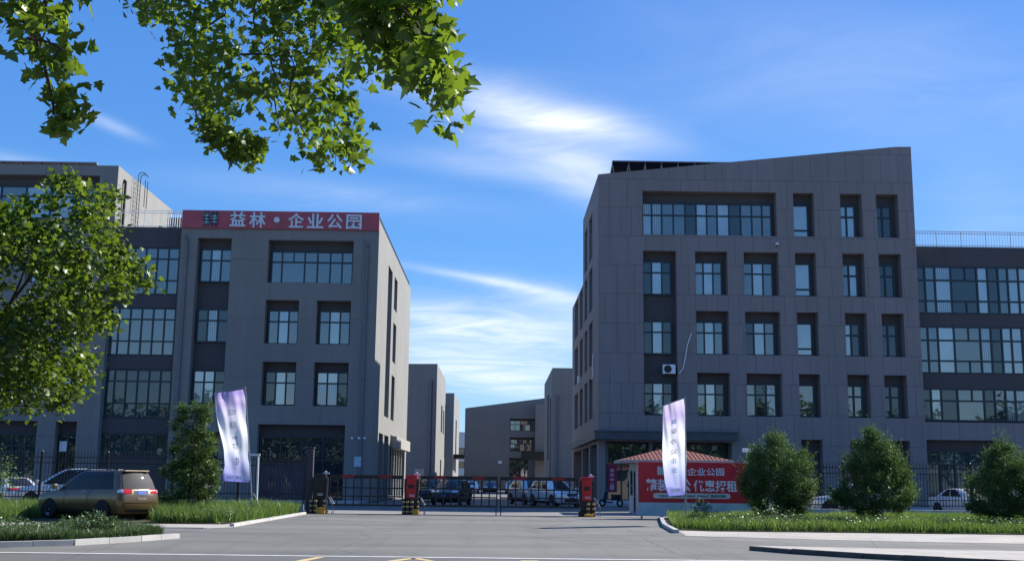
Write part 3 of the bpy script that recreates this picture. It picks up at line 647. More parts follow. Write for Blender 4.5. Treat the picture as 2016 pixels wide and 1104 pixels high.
# ---- lettering -----------------------------------------------------------------------------------------
def text_mesh(s, size, off=.0, ext=.02, spacing=1.):
    cu = bpy.data.curves.new('t', 'FONT'); cu.body = s; cu.size = size; cu.extrude = ext; cu.offset = off; cu.align_x = 'CENTER'; cu.align_y = 'CENTER'; cu.space_character = spacing; cu.resolution_u = 3
    o = bpy.data.objects.new('t', cu); COL.objects.link(o); bpy.context.view_layer.update()
    dg = bpy.context.evaluated_depsgraph_get(); me = bpy.data.meshes.new_from_object(o.evaluated_get(dg))
    bpy.data.objects.remove(o); bpy.data.curves.remove(cu); return me
def letters(s, name, x, y, z, w, h, m, parent, off=(0, 0, 0), bold=.0, ext=.03, fn=None, flip=False):
    """text stretched to w x h metres, upright, facing -y, centred on x, z"""
    me = text_mesh(s, 1., bold, .05); n = len(me.vertices); co = np.empty(n*3); me.vertices.foreach_get('co', co); co = co.reshape(-1, 3)
    mn, mxx = co.min(0), co.max(0); sx = w/max(1e-6, mxx[0]-mn[0]); sy = h/max(1e-6, mxx[1]-mn[1])
    X = (co[:, 0]-(mn[0]+mxx[0])/2)*sx; Z = (co[:, 1]-(mn[1]+mxx[1])/2)*sy; D = co[:, 2]/.05*ext
    if flip: X = -X
    if fn: out = np.array([fn(a, c, d_) for a, c, d_ in zip(X, Z, D)])
    else: out = np.stack([x+X-off[0], y-D*1.0-off[1], z+Z-off[2]], 1)
    me.vertices.foreach_set('co', out.ravel()); me.materials.clear(); me.materials.append(m); me.update()
    if flip: me.flip_normals()
    o = bpy.data.objects.new(name, me); link(o, parent); return o
def hash_logo(name, x, y, z, s, parent, off, mats, n=3):
    b = MB()
    for k, dx in enumerate((-.24, .26)):
        for i in (-1, 1): b.box(x+(dx+i*.11-.035)*s-off[0], x+(dx+i*.11+.035)*s-off[0], y-.05-off[1], y-off[1], z-.5*s-off[2], z+.5*s-off[2], 0)
        b.box(x+(dx-.17)*s-off[0], x+(dx+.17)*s-off[0], y-.045-off[1], y-.002-off[1], z-.36*s-off[2], z+.36*s-off[2], 1)
        for j, q in enumerate((-.3, -.1, .1, .3)): b.box(x+(dx-.24)*s-off[0], x+(dx+.24)*s-off[0], y-.07-.002*k-off[1], y-.052-off[1], z+(q-.055)*s-off[2], z+(q+.055)*s-off[2], 2 if (j+k) % 3 == 0 else 0)
    return b.build(name, mats, parent)
YS = YF-.14
sg = [onY(362, 412, YS), onY(746, 420, YS), onY(362, 446, YS), onY(745, 456, YS)]
sx0, sx1 = XL0+.02, XL+.0; sz0, sz1 = (float(sg[2][2])+float(sg[3][2]))/2, (float(sg[0][2])+float(sg[1][2]))/2
SG = empty('roof_sign', (sx0, YS, sz0), 0, 'long red roof-edge sign with pale grey Chinese letters and a hash logo', 'sign')
so = (sx0, YS, sz0)
b = MB(); b.box(0, sx1-sx0, 0, .12, 0, sz1-sz0); b.build('sign_board', REDSIGN, SG, bevel=.01)
b = MB(); 
for k in range(8): b.tube([(1+k*1.7, .12, 1.0), (1+k*1.7, 1.3, -.1)], .03, 5); b.tube([(1+k*1.7, .17, .45), (1+k*1.7, .17, sz1-sz0-.1)], .035, 5)
b.build('sign_strut', GREYM, SG)
def px2(px, py, Y): q = onY(px, py, Y); return float(q[0]), float(q[2])
for ch, l, r, t, bt in (('益', 453, 484, 417, 446), ('林', 491.5, 523.5, 418, 448), ('企', 567.5, 599, 420, 448.5), ('业', 605, 637, 421, 449.5), ('公', 644, 675, 422, 450.5), ('园', 682, 712.5, 423, 451.5)):
    x, z = px2((l+r)/2, (t+bt)/2, YS); w = px2(r, t, YS)[0]-px2(l, t, YS)[0]; h = px2(l, t, YS)[1]-px2(l, bt, YS)[1]
    letters(ch, 'letter', x, YS-.02, z, w, h, LETW, SG, so, .022, .05)
x, z = px2(545.5, 433.5, YS); b = MB(); b.lathe([(0, -.16), (.2, -.16), (.22, -.1), (.22, 0)], 16, T=lambda a, c, d_: (x+a-so[0], d_*.9, z+c-so[2])); b.build('letter_dot', LETW, SG)
x, z = px2(414.5, 431, YS); hash_logo('logo', x, YS-.005, z, 1.12, SG, so, [LETB, LETW, LETG])

# ---- solar panels on the roofs ---------------------------------------------------------------------------
def solar(name, x0, x1, y, z, n, tilt, w, label):
    """row of modules facing the sun side (+y); the high edge is the near one, z its height"""
    r = empty(name, (x0, y, z), 0, label, 'solar panels', 'solar arrays on the roofs'); p = MB(); g = MB()
    ca, sa = math.cos(tilt), math.sin(tilt); T_ = lambda a, c, d_: (a, c*ca+d_*sa, -c*sa+d_*ca)
    k = (x1-x0)/n
    for i in range(n): p.box(i*k+.02, (i+1)*k-.02, .01, w, 0, .04, 0, T_)
    for i in range(n+1): g.box(i*k-.03, i*k+.03, 0, w, -.07, .055, 0, T_); g.tube([(i*k+.3, .5, -1.7), T_(i*k, .25, 0)], .03, 5); g.tube([(i*k-.3, .5, -1.7), T_(i*k, .25, 0)], .03, 5); g.tube([(i*k, w*ca, -1.9), T_(i*k, w*.95, 0)], .03, 5)
    g.box(0, x1-x0, -.04, .008, -.03, .05, 0, T_); g.box(0, x1-x0, w*.5-.03, w*.5+.03, -.12, -.072, 0, T_)
    p.build('solar_panel', SOLAR, r); g.build('mounting_frame', GREYM, r)
p0 = onY(1206, 317.5, YF+3); p1 = onY(1445, 319, YF+3)
solar('solar_array', float(p0[0]), float(p1[0])+2, YF+3, float(p0[2]), 9, math.radians(28), 3.4, 'dark solar panels tilted on the roof of the right block')
p0 = onY(190, 321, YF+2)
solar('solar_array', XT0+8, float(p0[0]), YF+2, float(p0[2]), 16, math.radians(14), 2.0, 'low solar panels on the roof of the tall left block')

# ---- rear buildings --------------------------------------------------------------------------------------
def block(label, x0, x1, y0, y1, z0, z1, slits=(), side='E', extra=None, name='office_building', m=None, ysplit=None):
    off = Vector((x0, y0, 0)); r = empty(name, tuple(off), 0, label, 'office building', 'grey office buildings of the park')
    o_ = lambda *p: tuple(Vector(p)-off); b = MB()
    Tf = shift(front_map(y0), off)
    facade(b, Tf, x0, x1, 0, (lambda u: z0+(z1-z0)*(u-x0)/(x1-x0)), [e[:4] for e in (extra or [])], .6)
    X = x1 if side == 'E' else x0; zs = z1 if side == 'E' else z0
    Ts = shift(east_map(x1) if side == 'E' else west_map(x0), off)
    facade(b, Ts, y0, y1, 0, zs, [s for s in slits], .8, 2 if side == 'E' else 0)
    for s in slits: window(r, Ts, s[0]+.02, s[1]-.02, s[2]+.02, s[3]-.02, .7, (), (.4,), [GLASS_D])
    for e in (extra or []): window(r, Tf, e[0]+.03, e[1]-.03, e[2]+.02, e[3]-.3, .5, [k/5 for k in range(1, 5)], (.6,), [GLASS, GLASS_B])
    Xo = x0 if side == 'E' else x1; zo = z0 if side == 'E' else z1
    b.quad(o_(Xo, y0, 0), o_(Xo, y1, 0), o_(Xo, y1, zo), o_(Xo, y0, zo)); b.quad(o_(x0, y1, 0), o_(x1, y1, 0), o_(x1, y1, z1), o_(x0, y1, z0)); b.quad(o_(x0, y0, z0), o_(x1, y0, z1), o_(x1, y1, z1), o_(x0, y1, z0))
    b.build('wall', [m or WALL_B, DARKP, WALL_SIDE], r); return r, off
XLb = -8.6
def sy(px): return float(onX(px, 900, XLb)[1])
a_, c_ = (sy(866.5), sy(869)), (sy(870.5), sy(872.5)); e_ = (sy(874), sy(876.5))
r1, off1 = block('grey rear block behind the sunlit side of the sign building', -26, XLb, 155, 181, 17.2, 17.4,
      [(*a_, 1, 4.5), (*a_, 8.6, 12.6)]+[(*c_, 8.6, 12.2)]+[(*e_, 5, 13.5)])
b = MB()
for px in (845, 852): x = float(onY(px, 800, 155)[0]); b.box(x-off1[0], x-off1[0]+.28, -.25, -.0, 0, 15)
b.build('drainpipe', PIPE, r1)
r2, off2 = block('narrow grey block at the far street end, its side wall sunlit', -22, XLb, 216, 247, 17.9, 18.0, [(226, 232, 3, 13.5)])
b = MB(); b.box(XLb-off2[0], XLb-off2[0]+2.6, 1, 12, 5.6, 6.4); b.build('canopy', BLACK, r2)
b = MB()
for k in range(4): b.box(XLb-off2[0]+2.2, XLb-off2[0]+2.45, 1.5+k*3, 1.8+k*3, 0, 5.6)
b.build('column', WHITEM, r2)
XRb = 6.95
def sr(px): return float(onX(px, 900, XRb)[1])
r3, off3 = block('grey rear block standing just left behind the big right office building', XRb, 24, 145.5, 171, 16.1, 16.1, [(sr(1080), sr(1077), 4.5, 13.5), (sr(1084.5), sr(1082), 2, 12.5)], 'W')
b = MB()
for px in (1096, 1099.5): x = float(onY(px, 800, 145)[0]); b.box(x-off3[0], x-off3[0]+.14, -.2, -.0, 0, 12.5)
b.build('drainpipe', PIPE, r3)
YC = 190.0; cl0, cl1 = onY(916, 803, YC), onY(1070, 782, YC)
def hc(l, r, t, bt): a = hpx(l, r, t, bt, YC); return tuple(a)
r4, off4 = block('low grey building with slanting roof closing the end of the street', float(cl0[0]), float(cl1[0])+6, YC, 212, float(cl0[2]), float(cl1[2])+.7, [], 'W',
      [hc(1004, 1054, 823.5, 848), hc(1004, 1052.5, 860.5, 888), hc(1003, 1040, 901, 941)])
b = MB(); xq = onY(1054.5, 800, YC-3); b.box(float(xq[0])-off4[0], float(xq[0])-off4[0]+6, -3, -.01, 0, float(onY(1060, 795, YC-3)[2])); b.build('stair_tower', WALL_B, r4)
b = MB(); q = onY(984.5, 909.5, YC); b.box(float(q[0])-.3-off4[0], float(q[0])+.3-off4[0], -.35, -.01, float(q[2])-.25, float(q[2])+.25); b.build('wall_box', WHITEM, r4)
b = MB(); q = onY(1064, 903, YC-3); b.box(float(q[0])-3.2-off4[0], float(q[0])+3-off4[0], -4.5, -3.01, float(q[2])-.2, float(q[2])+1.2); b.build('canopy', BLACK, r4)
# distant pale block in the gap
off5 = Vector((-25, 330, 0)); r5 = empty('apartment_block', tuple(off5), 0, 'distant pale block seen in the slit between two grey buildings', 'building')
b = MB(); T5 = shift(front_map(330), off5); zz5 = float(onY(910, 850, 330)[2]); hh5 = [(-15.2, -9.8, z, z+1.8) for z in (1, 5, 9)]
facade(b, T5, -25, -4, 0, zz5, hh5, .4); b.quad((21, 0, 0), (21, 20, 0), (21, 20, zz5), (21, 0, zz5)); b.quad((0, 0, zz5), (21, 0, zz5), (21, 20, zz5), (0, 20, zz5)); b.quad((0, 0, 0), (0, 20, 0), (0, 20, zz5), (0, 0, zz5)); b.quad((0, 20, 0), (21, 20, 0), (21, 20, zz5), (0, 20, zz5))
b.build('wall', [PALEW, DARKP], r5)
for h5 in hh5: window(r5, T5, h5[0]+.03, h5[1]-.03, h5[2]+.02, h5[3]-.02, .3, (.33, .66), (), [GLASS])

# ------------------------------------------------------------------ fences
def fence(label, x0, x1, y, zb, ztop, base=True):
    r = empty('metal_fence', (x0, y, 0), 0, label, 'fence', 'black picket fences beside the gate')
    k = int((x1-x0)/3.0); 
    for i in range(k+1):
        x = (x1-x0)*i/k; b = MB(); b.box(x-.05, x+.05, -.05, .05, zb-.05, ztop-.12); b.lathe([(.055, 0), (.06, .03), (.02, .08), (0, .14)], 8, T=lambda a, c, d_, x=x: (x+a, c, ztop-.12+d_)); b.build('post', BLACK, r)
    for i in range(k):
        xa_, xb_ = (x1-x0)*i/k+.05, (x1-x0)*(i+1)/k-.05; b = MB(); n = round((xb_-xa_)/.145)
        for h in (ztop-.34, ztop-.60, zb+.40, zb+.15): b.box(xa_, xb_, -.018, .018, h-.02, h+.02)
        for j in range(1, n):
            x = xa_+(xb_-xa_)*j/n; b.box(x-.012, x+.012, -.0125, .0125, zb+.08, ztop-.12)
            b.lathe([(.02, 0), (.0, .12)], 4, T=lambda a, c, d_, x=x: (x+a, c, ztop-.12+d_))
        b.build('picket_panel', BLACK, r)
    if base:
        b = MB(); b.box(0, x1-x0, -.13, .13, 0, zb-.052); b.build('base_wall', CONC, r)
    return r
fence('black picket fence left of the gate, parked cars behind it', -33.5, -9.0, 53.0, .45, 2.75)
fence('black picket fence right of the gate behind the three bushes', 13.2, 43.2, 53.0, .52, 2.72)

# ------------------------------------------------------------------ gate
YG = 52.8
def gx(px): return float(onY(px, 980, YG)[0])
def barrier_post(x, red, label, mirror=1):
    r = empty('barrier_post', (x, YG, 0), 0, label, 'barrier post', 'barrier posts of the vehicle gate')
    s = mirror; b = MB(); b.box(-.36, .36, -.32, .32, .0, .22); b.prism([(-.28, .22), (.28, .22), (.33, 1.2), (.33, 1.62), (-.33, 1.62), (-.33, 1.2)], -.28, .28, 0, lambda x_, y_, z_: (x_, z_, y_)); b.build('housing', BLACK, r, bevel=.02)
    b = MB(); b.box(-.22, .22, -.36, -.285, .72, 1.70); b.box(-.26, .26, -.36, .30, 1.702, 1.79); b.box(-.26, .26, -.30, .30, 1.625, 1.70); b.build('cover_panel', REDP if red else BLACK, r, bevel=.015)
    b = MB(); b.box(-.13, .13, -.372, -.362, 1.18, 1.36); b.build('display_slot', BLACK, r)
    b = MB()
    for k in range(2): b.box(-.08, .17, -.370, -.362, .82+.06*k, .845+.06*k)
    b.build('printed_mark', LETW, r)
    b = MB(); b.tube([(.36*s, -.3, .85), (.62*s, -.35, .45), (.62*s, -.35, .0)], .022, 6); b.tube([(.36*s, .3, .85), (.62*s, .25, .45), (.62*s, .25, .0)], .022, 6); b.tube([(.62*s, -.35, .45), (.62*s, .25, .45)], .022, 6); b.build('guard_rail', GREYM, r)
    b = MB(); b.lathe([(.03, 0), (.03, .08), (.05, .09), (.05, .13), (0, .15)], 10, T=lambda a, c, d_: (a+.22*s, c, 1.782+d_)); b.box(.22*s-.12, .22*s+.16, -.04, .04, 1.80, 1.86); b.build('camera_head', LETW, r)
    return r
xg = [gx(630), gx(810), gx(1154)]
barrier_post(xg[0], False, 'black barrier post at the left end of the gate')
barrier_post(xg[1], True, 'red-fronted barrier post between the two gate openings')
barrier_post(xg[2], True, 'red-fronted barrier post at the right end of the gate', 1)
def arm(x0, x1, label, legs, sgn):
    r = empty('gate_arm', (x0, YG, 0), 0, label, 'barrier gate', 'grid arms of the vehicle gate'); w = x1-x0
    b = MB(); b.box(0, w, -.05, .05, 1.60, 1.76); b.build('beam', BLACK, r)
    n = max(2, round(w/1.5))
    for k in range(n):
        x = w*(k+.5)/n; b = MB(); b.box(x-.28, x+.28, -.056, .056, 1.625, 1.775); b.build('reflector', REFR, r)
    b = MB(); n = round(w/.37)
    for k in range(n+1): x = .02+(w-.04)*k/n; b.box(x-.03, x+.03, -.022, .022, .36, 1.6)
    for z in (1.18, .80): b.box(0, w, -.02, .02, z-.03, z+.03)
    b.box(0, w, -.03, .03, .36, .44); b.build('hanging_grid', BLACK, r)
    for x in legs: b = MB(); b.box(x-x0-.025, x-x0+.025, -.026, .026, .0, .358); b.build('leg', BLACK, r)
    return r
arm(xg[0]+.4, xg[1]-.4, 'short grid arm closing the left gate opening', [], 1)
arm(xg[1]+.4, gx(979), 'long grid arm hanging left of the middle legs', [gx(977)], 1)
arm(gx(984), xg[2]-.4, 'long grid arm hanging right of the middle legs', [gx(986)], 1)
bm = MB(); bm.lathe([(.085, 0), (.085, .6), (.075, .66), (0, .69)], 14)
def bollard(x, y, label):
    r = empty('bollard', (x, y, 0), 0, label, 'bollard', 'black and yellow bollards round the barrier posts')
    b = MB(); b.lathe([(.075, 0), (.075, .6), (.065, .66), (0, .69)], 14); b.build('post', BLACK, r, True)
    for z in (.10, .32, .53): b = MB(); b.lathe([(.077, z), (.079, z+.01), (.079, z+.075), (.077, z+.085)], 14); b.build('reflective_band', GOLD, r, True)
LB = [(616, -.5, 'bollard at the lawn end, leftmost of the left barrier pair'), (625.5, -.6, 'bollard touching the yellow block by the left barrier post'), (641, -.3, 'bollard right of the yellow block at the left barrier'),
      (797, -.55, 'left bollard of the three under the middle red post'), (804.5, -.6, 'centre bollard of the three under the middle red post'), (812.5, -.55, 'right bollard of the three under the middle red post'), (822, -.2, 'bollard set back right of the middle red post'),
      (1145, -.2, 'bollard set back left of the right red post'), (1156, -.6, 'bollard in front of the right red post'), (1167, -.5, 'bollard right of the right red post')]
for px, dy, lb in LB: bollard(gx(px), YG+dy, lb)
b = MB(); b.box(-.2, .2, -.15, .15, 0, .28); o = b.build('wheel_stop_block', YEL, None, bevel=.03); o.location = (gx(635), YG-.5, 0); tag(o, 'yellow block at the foot of the left barrier post', 'block')
b = MB(); b.box(-.16, .16, -.15, .15, 0, .24); o = b.build('wheel_stop_block', YEL, None, bevel=.03); o.location = (gx(819), YG-.45, 0); tag(o, 'yellow block at the foot of the middle barrier post', 'block')
b = MB(); b.box(-.2, .2, -.15, .15, 0, .12); o = b.build('wheel_stop_block', YEL, None, bevel=.02); o.location = (gx(1156), YG-.9, 0); tag(o, 'yellow block at the foot of the right barrier post', 'block')

# ------------------------------------------------------------------ guardhouse
YH = 57.0; q0 = onY(1240, 980, YH); q1_ = onY(1438, 980, YH); gx0, gx1 = float(q0[0])+.35, float(q1_[0])-.7
ze = float(onY(1300, 905, YH)[2]); za_ = float(onY(1300, 886.5, YH+1.6)[2])+.05
GH = empty('guardhouse', (gx0, YH, 0), 0, 'small guardhouse with red tiled hip roof behind the red billboard', 'guardhouse'); gw = gx1-gx0; gd = 3.2
b = MB(); hg = [(.25, .95, .9, 2.2), (1.5, 2.6, .9, 2.2), (3.0, 4.2, .9, 2.2)]; Tg2 = lambda u, w, d_: (u, d_, w)
facade(b, Tg2, 0, gw, 0, ze-.15, [h for h in hg if h[1] < gw], .12)
Tg3 = lambda u, w, d_: (d_, u, w); facade(b, Tg3, 0, gd, 0, ze-.15, [(.5, 1.3, .05, 2.15), (1.7, 2.8, .9, 2.2)], .12)
b.quad((gw, 0, 0), (gw, gd, 0), (gw, gd, ze-.15), (gw, 0, ze-.15)); b.quad((0, gd, 0), (gw, gd, 0), (gw, gd, ze-.15), (0, gd, ze-.15)); b.build('wall', [PALEW, DARKP], GH)
for h in hg:
    if h[1] < gw: window(GH, Tg2, h[0], h[1], h[2], h[3], .05, (.5,), (), [GLASS_D], bar=.06)
window(GH, Tg3, 1.7, 2.8, .9, 2.2, .05, (.5,), (.4,), [GLASS_D], bar=.06); window(GH, Tg3, .5, 1.3, .05, 2.15, .05, (), (.4,), [GLASS_D], bar=.07)
b = MB(); e = .75; b.box(-e, gw+e, -e, gd+e, ze-.148, ze, 0); b.build('eaves', simple('eaves_grey', (.34, .32, .30), .7), GH, bevel=.02)
b = MB(); ez = ze+.004; A = [(-e+.04, -e+.04, ez), (gw+e-.04, -e+.04, ez), (gw+e-.04, gd+e-.04, ez), (-e+.04, gd+e-.04, ez)]; r0, r1_ = (1.4, gd/2, za_), (gw-1.4, gd/2, za_)
b.poly([A[0], A[1], r1_, r0]); b.poly([A[1], A[2], r1_]); b.poly([A[2], A[3], r0, r1_]); b.poly([A[3], A[0], r0])
# tile ribs
for k in range(26):
    x = -e+.2+k*(gw+2*e-.4)/25; f = min(1, (x+e)/(1.4+e), (gw+e-x)/(1.4+e)); b.tube([(x, -e+.03, ez+.005), (x, -e+(gd/2+e)*f, ez+.005+(za_-ez)*f)], .022, 5)
b.build('roof', ROOFT, GH)
# ------------------------------------------------------------------ billboard
YBB = 50.6; w0x = float(onY(1257, 950, YBB)[0]); w1x = float(onY(1476, 950, YBB)[0]); zt_b = float(onY(1360, 909.5, YBB)[2]); zb_b = float(onY(1360, 989, YBB)[2])
BB = empty('billboard', (w0x, YBB, 0), 0, 'red billboard of white Chinese leasing text standing in tall grass', 'billboard'); bo = (w0x, YBB, 0)
b = MB(); b.box(0, w1x-w0x, 0, .12, zb_b, zt_b); b.build('board', REDB, BB, bevel=.01)
b = MB(); b.box(0, w1x-w0x, .01, .11, .12, zb_b-.003); b.build('pale_skirt', simple('pale_green_skirt', (.42, .50, .47), .7, 0, .1, 2), BB)
b = MB()
for k in range(4): b.box(.15+k*(w1x-w0x-.3)/3-.04, .15+k*(w1x-w0x-.3)/3+.04, .125, .2, 0, zt_b-.05)
b.build('support_post', GREYM, BB)
WHT = simple('print_white', (.72, .72, .74), .5, 0, .05, 5)
def bpx(s, l, r, t, bt, m, bold, name='lettering', ext=.004):
    x, z = px2((l+r)/2, (t+bt)/2, YBB); w = px2(r, t, YBB)[0]-px2(l, t, YBB)[0]; h = px2(l, t, YBB)[1]-px2(l, bt, YBB)[1]
    return letters(s, name, x, YBB-.006, z, w, h, m, BB, bo, bold, ext)
bpx('益林·企业公园', 1311.5, 1425.5, 920, 935.5, WHT, .012); bpx('精装办公', 1272, 1360, 942, 966.5, WHT, .018); bpx('优惠招租', 1365.5, 1451, 945, 967.5, WHT, .018)
xl, zl = px2(1302, 926, YBB); hash_logo('logo', xl, YBB-.004, zl, .40, BB, bo, [WHT, LETB, WHT])
pl = [px2(x, y, YBB-.01) for x, y in ((1286, 974), (1438, 977))]; rr_ = .115; zc0, zc1 = pl[0][1], pl[1][1]; zc = (zc0+zc1)/2
pts = [(pl[1][0]-w0x-rr_+rr_*math.cos(a), zc+rr_*math.sin(a)) for a in np.linspace(-math.pi/2, math.pi/2, 9)]+[(pl[0][0]-w0x+rr_+rr_*math.cos(a), zc+rr_*math.sin(a)) for a in np.linspace(math.pi/2, 1.5*math.pi, 9)]
b = MB(); b.prism(pts, -.014, -.002, 0, lambda x_, y_, z_: (x_, z_, y_)); b.build('pill_panel', simple('pill_beige', (.60, .56, .50), .5), BB)
_pw = pl[1][0]-pl[0][0]
for _t, _f, _w in (('150㎡', .14, .13), ('500㎡', .30, .13), ('1200㎡', .47, .15), ('1800㎡', .645, .15), ('直租招商', .84, .20)):
    letters(_t, 'small_lettering', pl[0][0]+_pw*_f, YBB-.02, zc, _pw*_w, .13, LETB, BB, bo, .012, .003)
# ------------------------------------------------------------------ entrance banner
YNB = YF+.9; bx0, bx1 = px2(1195, 915, YNB)[0], px2(1214.5, 915, YNB)[0]; bz1, bz0 = px2(1204, 913, YNB)[1], px2(1204, 968, YNB)[1]
EB = empty('door_banner', (bx0, YNB, bz0), 0, 'upright maroon banner hanging on the glazed entrance of the right block', 'banner'); eo = (bx0, YNB, bz0)
b = MB(); b.box(0, bx1-bx0, 0, .03, 0, bz1-bz0); b.build('banner_sheet', REDD, EB)
for i, ch in enumerate('招商中心'): letters(ch, 'letter', (bx0+bx1)/2, YNB-.004, bz1-.42-i*.32, .26, .24, LETW, EB, eo, .012, .004)
b = MB(); T_ = lambda a, c, d_: ((bx1-bx0)/2+a, -.002-d_, .30+c); b.lathe([(.09, .004), (.15, .004)], 18, T=T_); b.box((bx1-bx0)/2-.08, (bx1-bx0)/2+.06, -.008, -.004, .27, .31); b.build('ring_logo', LETW, EB)

# ------------------------------------------------------------------ flags
def flag_mat(name, tint):
    m, t, out = mat(name); c = nd(t, 'ShaderNodeUVMap'); s = nd(t, 'ShaderNodeSeparateXYZ'); t.links.new(c.outputs[0], s.inputs[0])
    n = noise(t, c.outputs[0], 1.6, 3, .5, .6)
    v = vmath(t, 'ADD', s.outputs[1], vmath(t, 'MULTIPLY', vmath(t, 'SUBTRACT', n, .5), .09))
    v = vmath(t, 'ADD', v, vmath(t, 'MULTIPLY', s.outputs[0], .05))
    r = nd(t, 'ShaderNodeValToRGB'); cr = r.color_ramp; cr.elements[0].position = 0; cr.elements[0].color = (.16, .17, .50, 1); cr.elements[1].position = 1; cr.elements[1].color = (*tint, 1)
    for p_, c_ in ((.09, (.24, .25, .56, 1)), (.10, (.36, .38, .68, 1)), (.26, (.52, .55, .78, 1)), (.42, (.80, .82, .88, 1)), (.62, (.86, .87, .90, 1)), (.78, (.70, .68, .84, 1)), (.86, (.54, .46, .72, 1)), (.93, (.62, .52, .74, 1))):
        e_ = cr.elements.new(p_); e_.color = c_
    t.links.new(v, r.inputs[0])
    d_ = nd(t, 'ShaderNodeBsdfDiffuse'); tr = nd(t, 'ShaderNodeBsdfTranslucent'); mxs = nd(t, 'ShaderNodeMixShader'); mxs.inputs[0].default_value = .45
    t.links.new(r.outputs[0], d_.inputs[0]); t.links.new(r.outputs[0], tr.inputs[0]); t.links.new(d_.outputs[0], mxs.inputs[1]); t.links.new(tr.outputs[0], mxs.inputs[2]); t.links.new(mxs.outputs[0], out.inputs[0]); return m
def wind_flag(pole_b, pole_t, Y, edge_l, edge_r, label, amp, turn, texts, m):
    """edge_l/edge_r: left and right borders of the cloth from top to bottom, as survey points at the flag's distance"""
    pb = onG(*pole_b); base = Vector((float(pb[0]), float(pb[1]), .02)); pt = onY(pole_t[0], pole_t[1], float(pb[1])); top = Vector((float(pt[0]), float(pb[1]), float(pt[2])))
    r = empty('wind_flag', tuple(base), 0, label, 'flag', 'tall advertising flags in front of the gate'); yb = base.y
    EL = [onY(x, y, yb) for x, y in edge_l]; ER = [onY(x, y, yb) for x, y in edge_r]
    def interp(E_, t):
        k = t*(len(E_)-1); i = min(int(k), len(E_)-2); f = k-i; f = f; return E_[i]*(1-f)+E_[i+1]*f
    def P(s, t):                # s 0..1 left to right, t 0 bottom .. 1 top
        a = interp(EL, 1-t); c = interp(ER, 1-t); p_ = a*(1-s)+c*s
        y = yb+turn*(1-s)+amp*(1-s*.9)*math.sin(s*5.5+t*4.2+.8)+amp*.45*math.sin(s*13+t*7)*(1-s)+amp*.25*math.sin(t*17+s*6)+.012*math.sin(s*24+t*5+.6*math.sin(t*7))*(.4+t)
        return Vector((float(p_[0])-base.x, y-yb, float(p_[2])-base.z))
    nx, nz = 36, 90; me = bpy.data.meshes.new('flag_cloth'); V = [tuple(P(i/nx, j/nz)) for j in range(nz+1) for i in range(nx+1)]
    Fc = [(j*(nx+1)+i, j*(nx+1)+i+1, (j+1)*(nx+1)+i+1, (j+1)*(nx+1)+i) for j in range(nz) for i in range(nx)]
    me.from_pydata(V, [], Fc); uv = me.uv_layers.new(name='UVMap')
    for lp in me.loops: k = lp.vertex_index; uv.data[lp.index].uv = ((k % (nx+1))/nx, (k//(nx+1))/nz)
    me.materials.append(m); me.polygons.foreach_set('use_smooth', [True]*len(Fc)); fc = bpy.data.objects.new('flag_cloth', me); link(fc, r)
    w = abs(V[nx][0]-V[0][0]); 
    for (s, cx, cz, sw, sh, mm, bold) in texts:
        def fn(a, c, d_, cx=cx, cz=cz):
            s_, t_ = cx+a, cz+c; p_ = P(min(1, max(0, s_)), min(1, max(0, t_))); return (p_.x, p_.y-.012-d_*.1, p_.z)
        letters(s, 'printed_lettering', 0, 0, 0, sw, sh, mm, fc, bold=bold, ext=.02, fn=fn, flip=True)
    tp = top-base; b = MB(); sw_ = Vector((V[-1][0]+.06, 0, 0)); b.tube([(0, 0, 0), tuple(tp*.45+Vector((.015, 0, 0))), tuple(tp)], [.03, .024, .016], 8); b.build('pole', GREYM, r, True)
    b = MB(); b.tube([(tp.x, 0, tp.z-.06), tuple(Vector(V[nz*(nx+1)])+Vector((0, 0, .03)))], .012, 6)
    for k in range(7): t = .04+k*.155; q = P(1, t); f = q.z/tp.z; b.tube([tuple(q), (tp.x*f, 0, q.z)], .012, 5)
    b.build('clip', GREYM, r)
    for a in (.6, 2.4, 4.1): b = MB(); b.tube([(0, 0, .95), (.5*math.cos(a), .5*math.sin(a), .06)], .014, 6); b.build('brace', GREYM, r)
    b = MB(); b.lathe([(.02, .14), (.34, .13), (.45, .08), (.42, .0), (0, 0)], 20); b.build('water_base', simple('flag_base', (.58, .60, .58), .6), r, True)
PURP = simple('print_violet', (.22, .20, .42), .6); PWHT = simple('print_flag_white', (.85, .85, .92), .5)
wind_flag((497, 1020), (483, 760), 45, [(421, 773), (424, 805), (430, 845), (436, 885), (437, 915), (429, 946)], [(481, 766), (483.5, 800), (486, 840), (488.5, 880), (491, 915), (493, 949)],
          'violet and white advertising flag leaning over the left lawn', .16, .25,
          [('创业园区', .5, .76, .30, .06, PURP, .0), ('招商', .50, .635, .24, .07, PURP, .0), ('Your choice', .55, .51, .2, .03, PURP, 0), ('写字', .52, .42, .2, .07, PURP, 0), ('楼', .55, .25, .16, .10, PURP, .0), ('1808', .70, .05, .36, .04, PWHT, .04), ('1881', .30, .05, .30, .036, PWHT, .03), ('招租', .16, .93, .2, .012, PWHT, .02)], flag_mat('flag_print', (.36, .30, .62)))
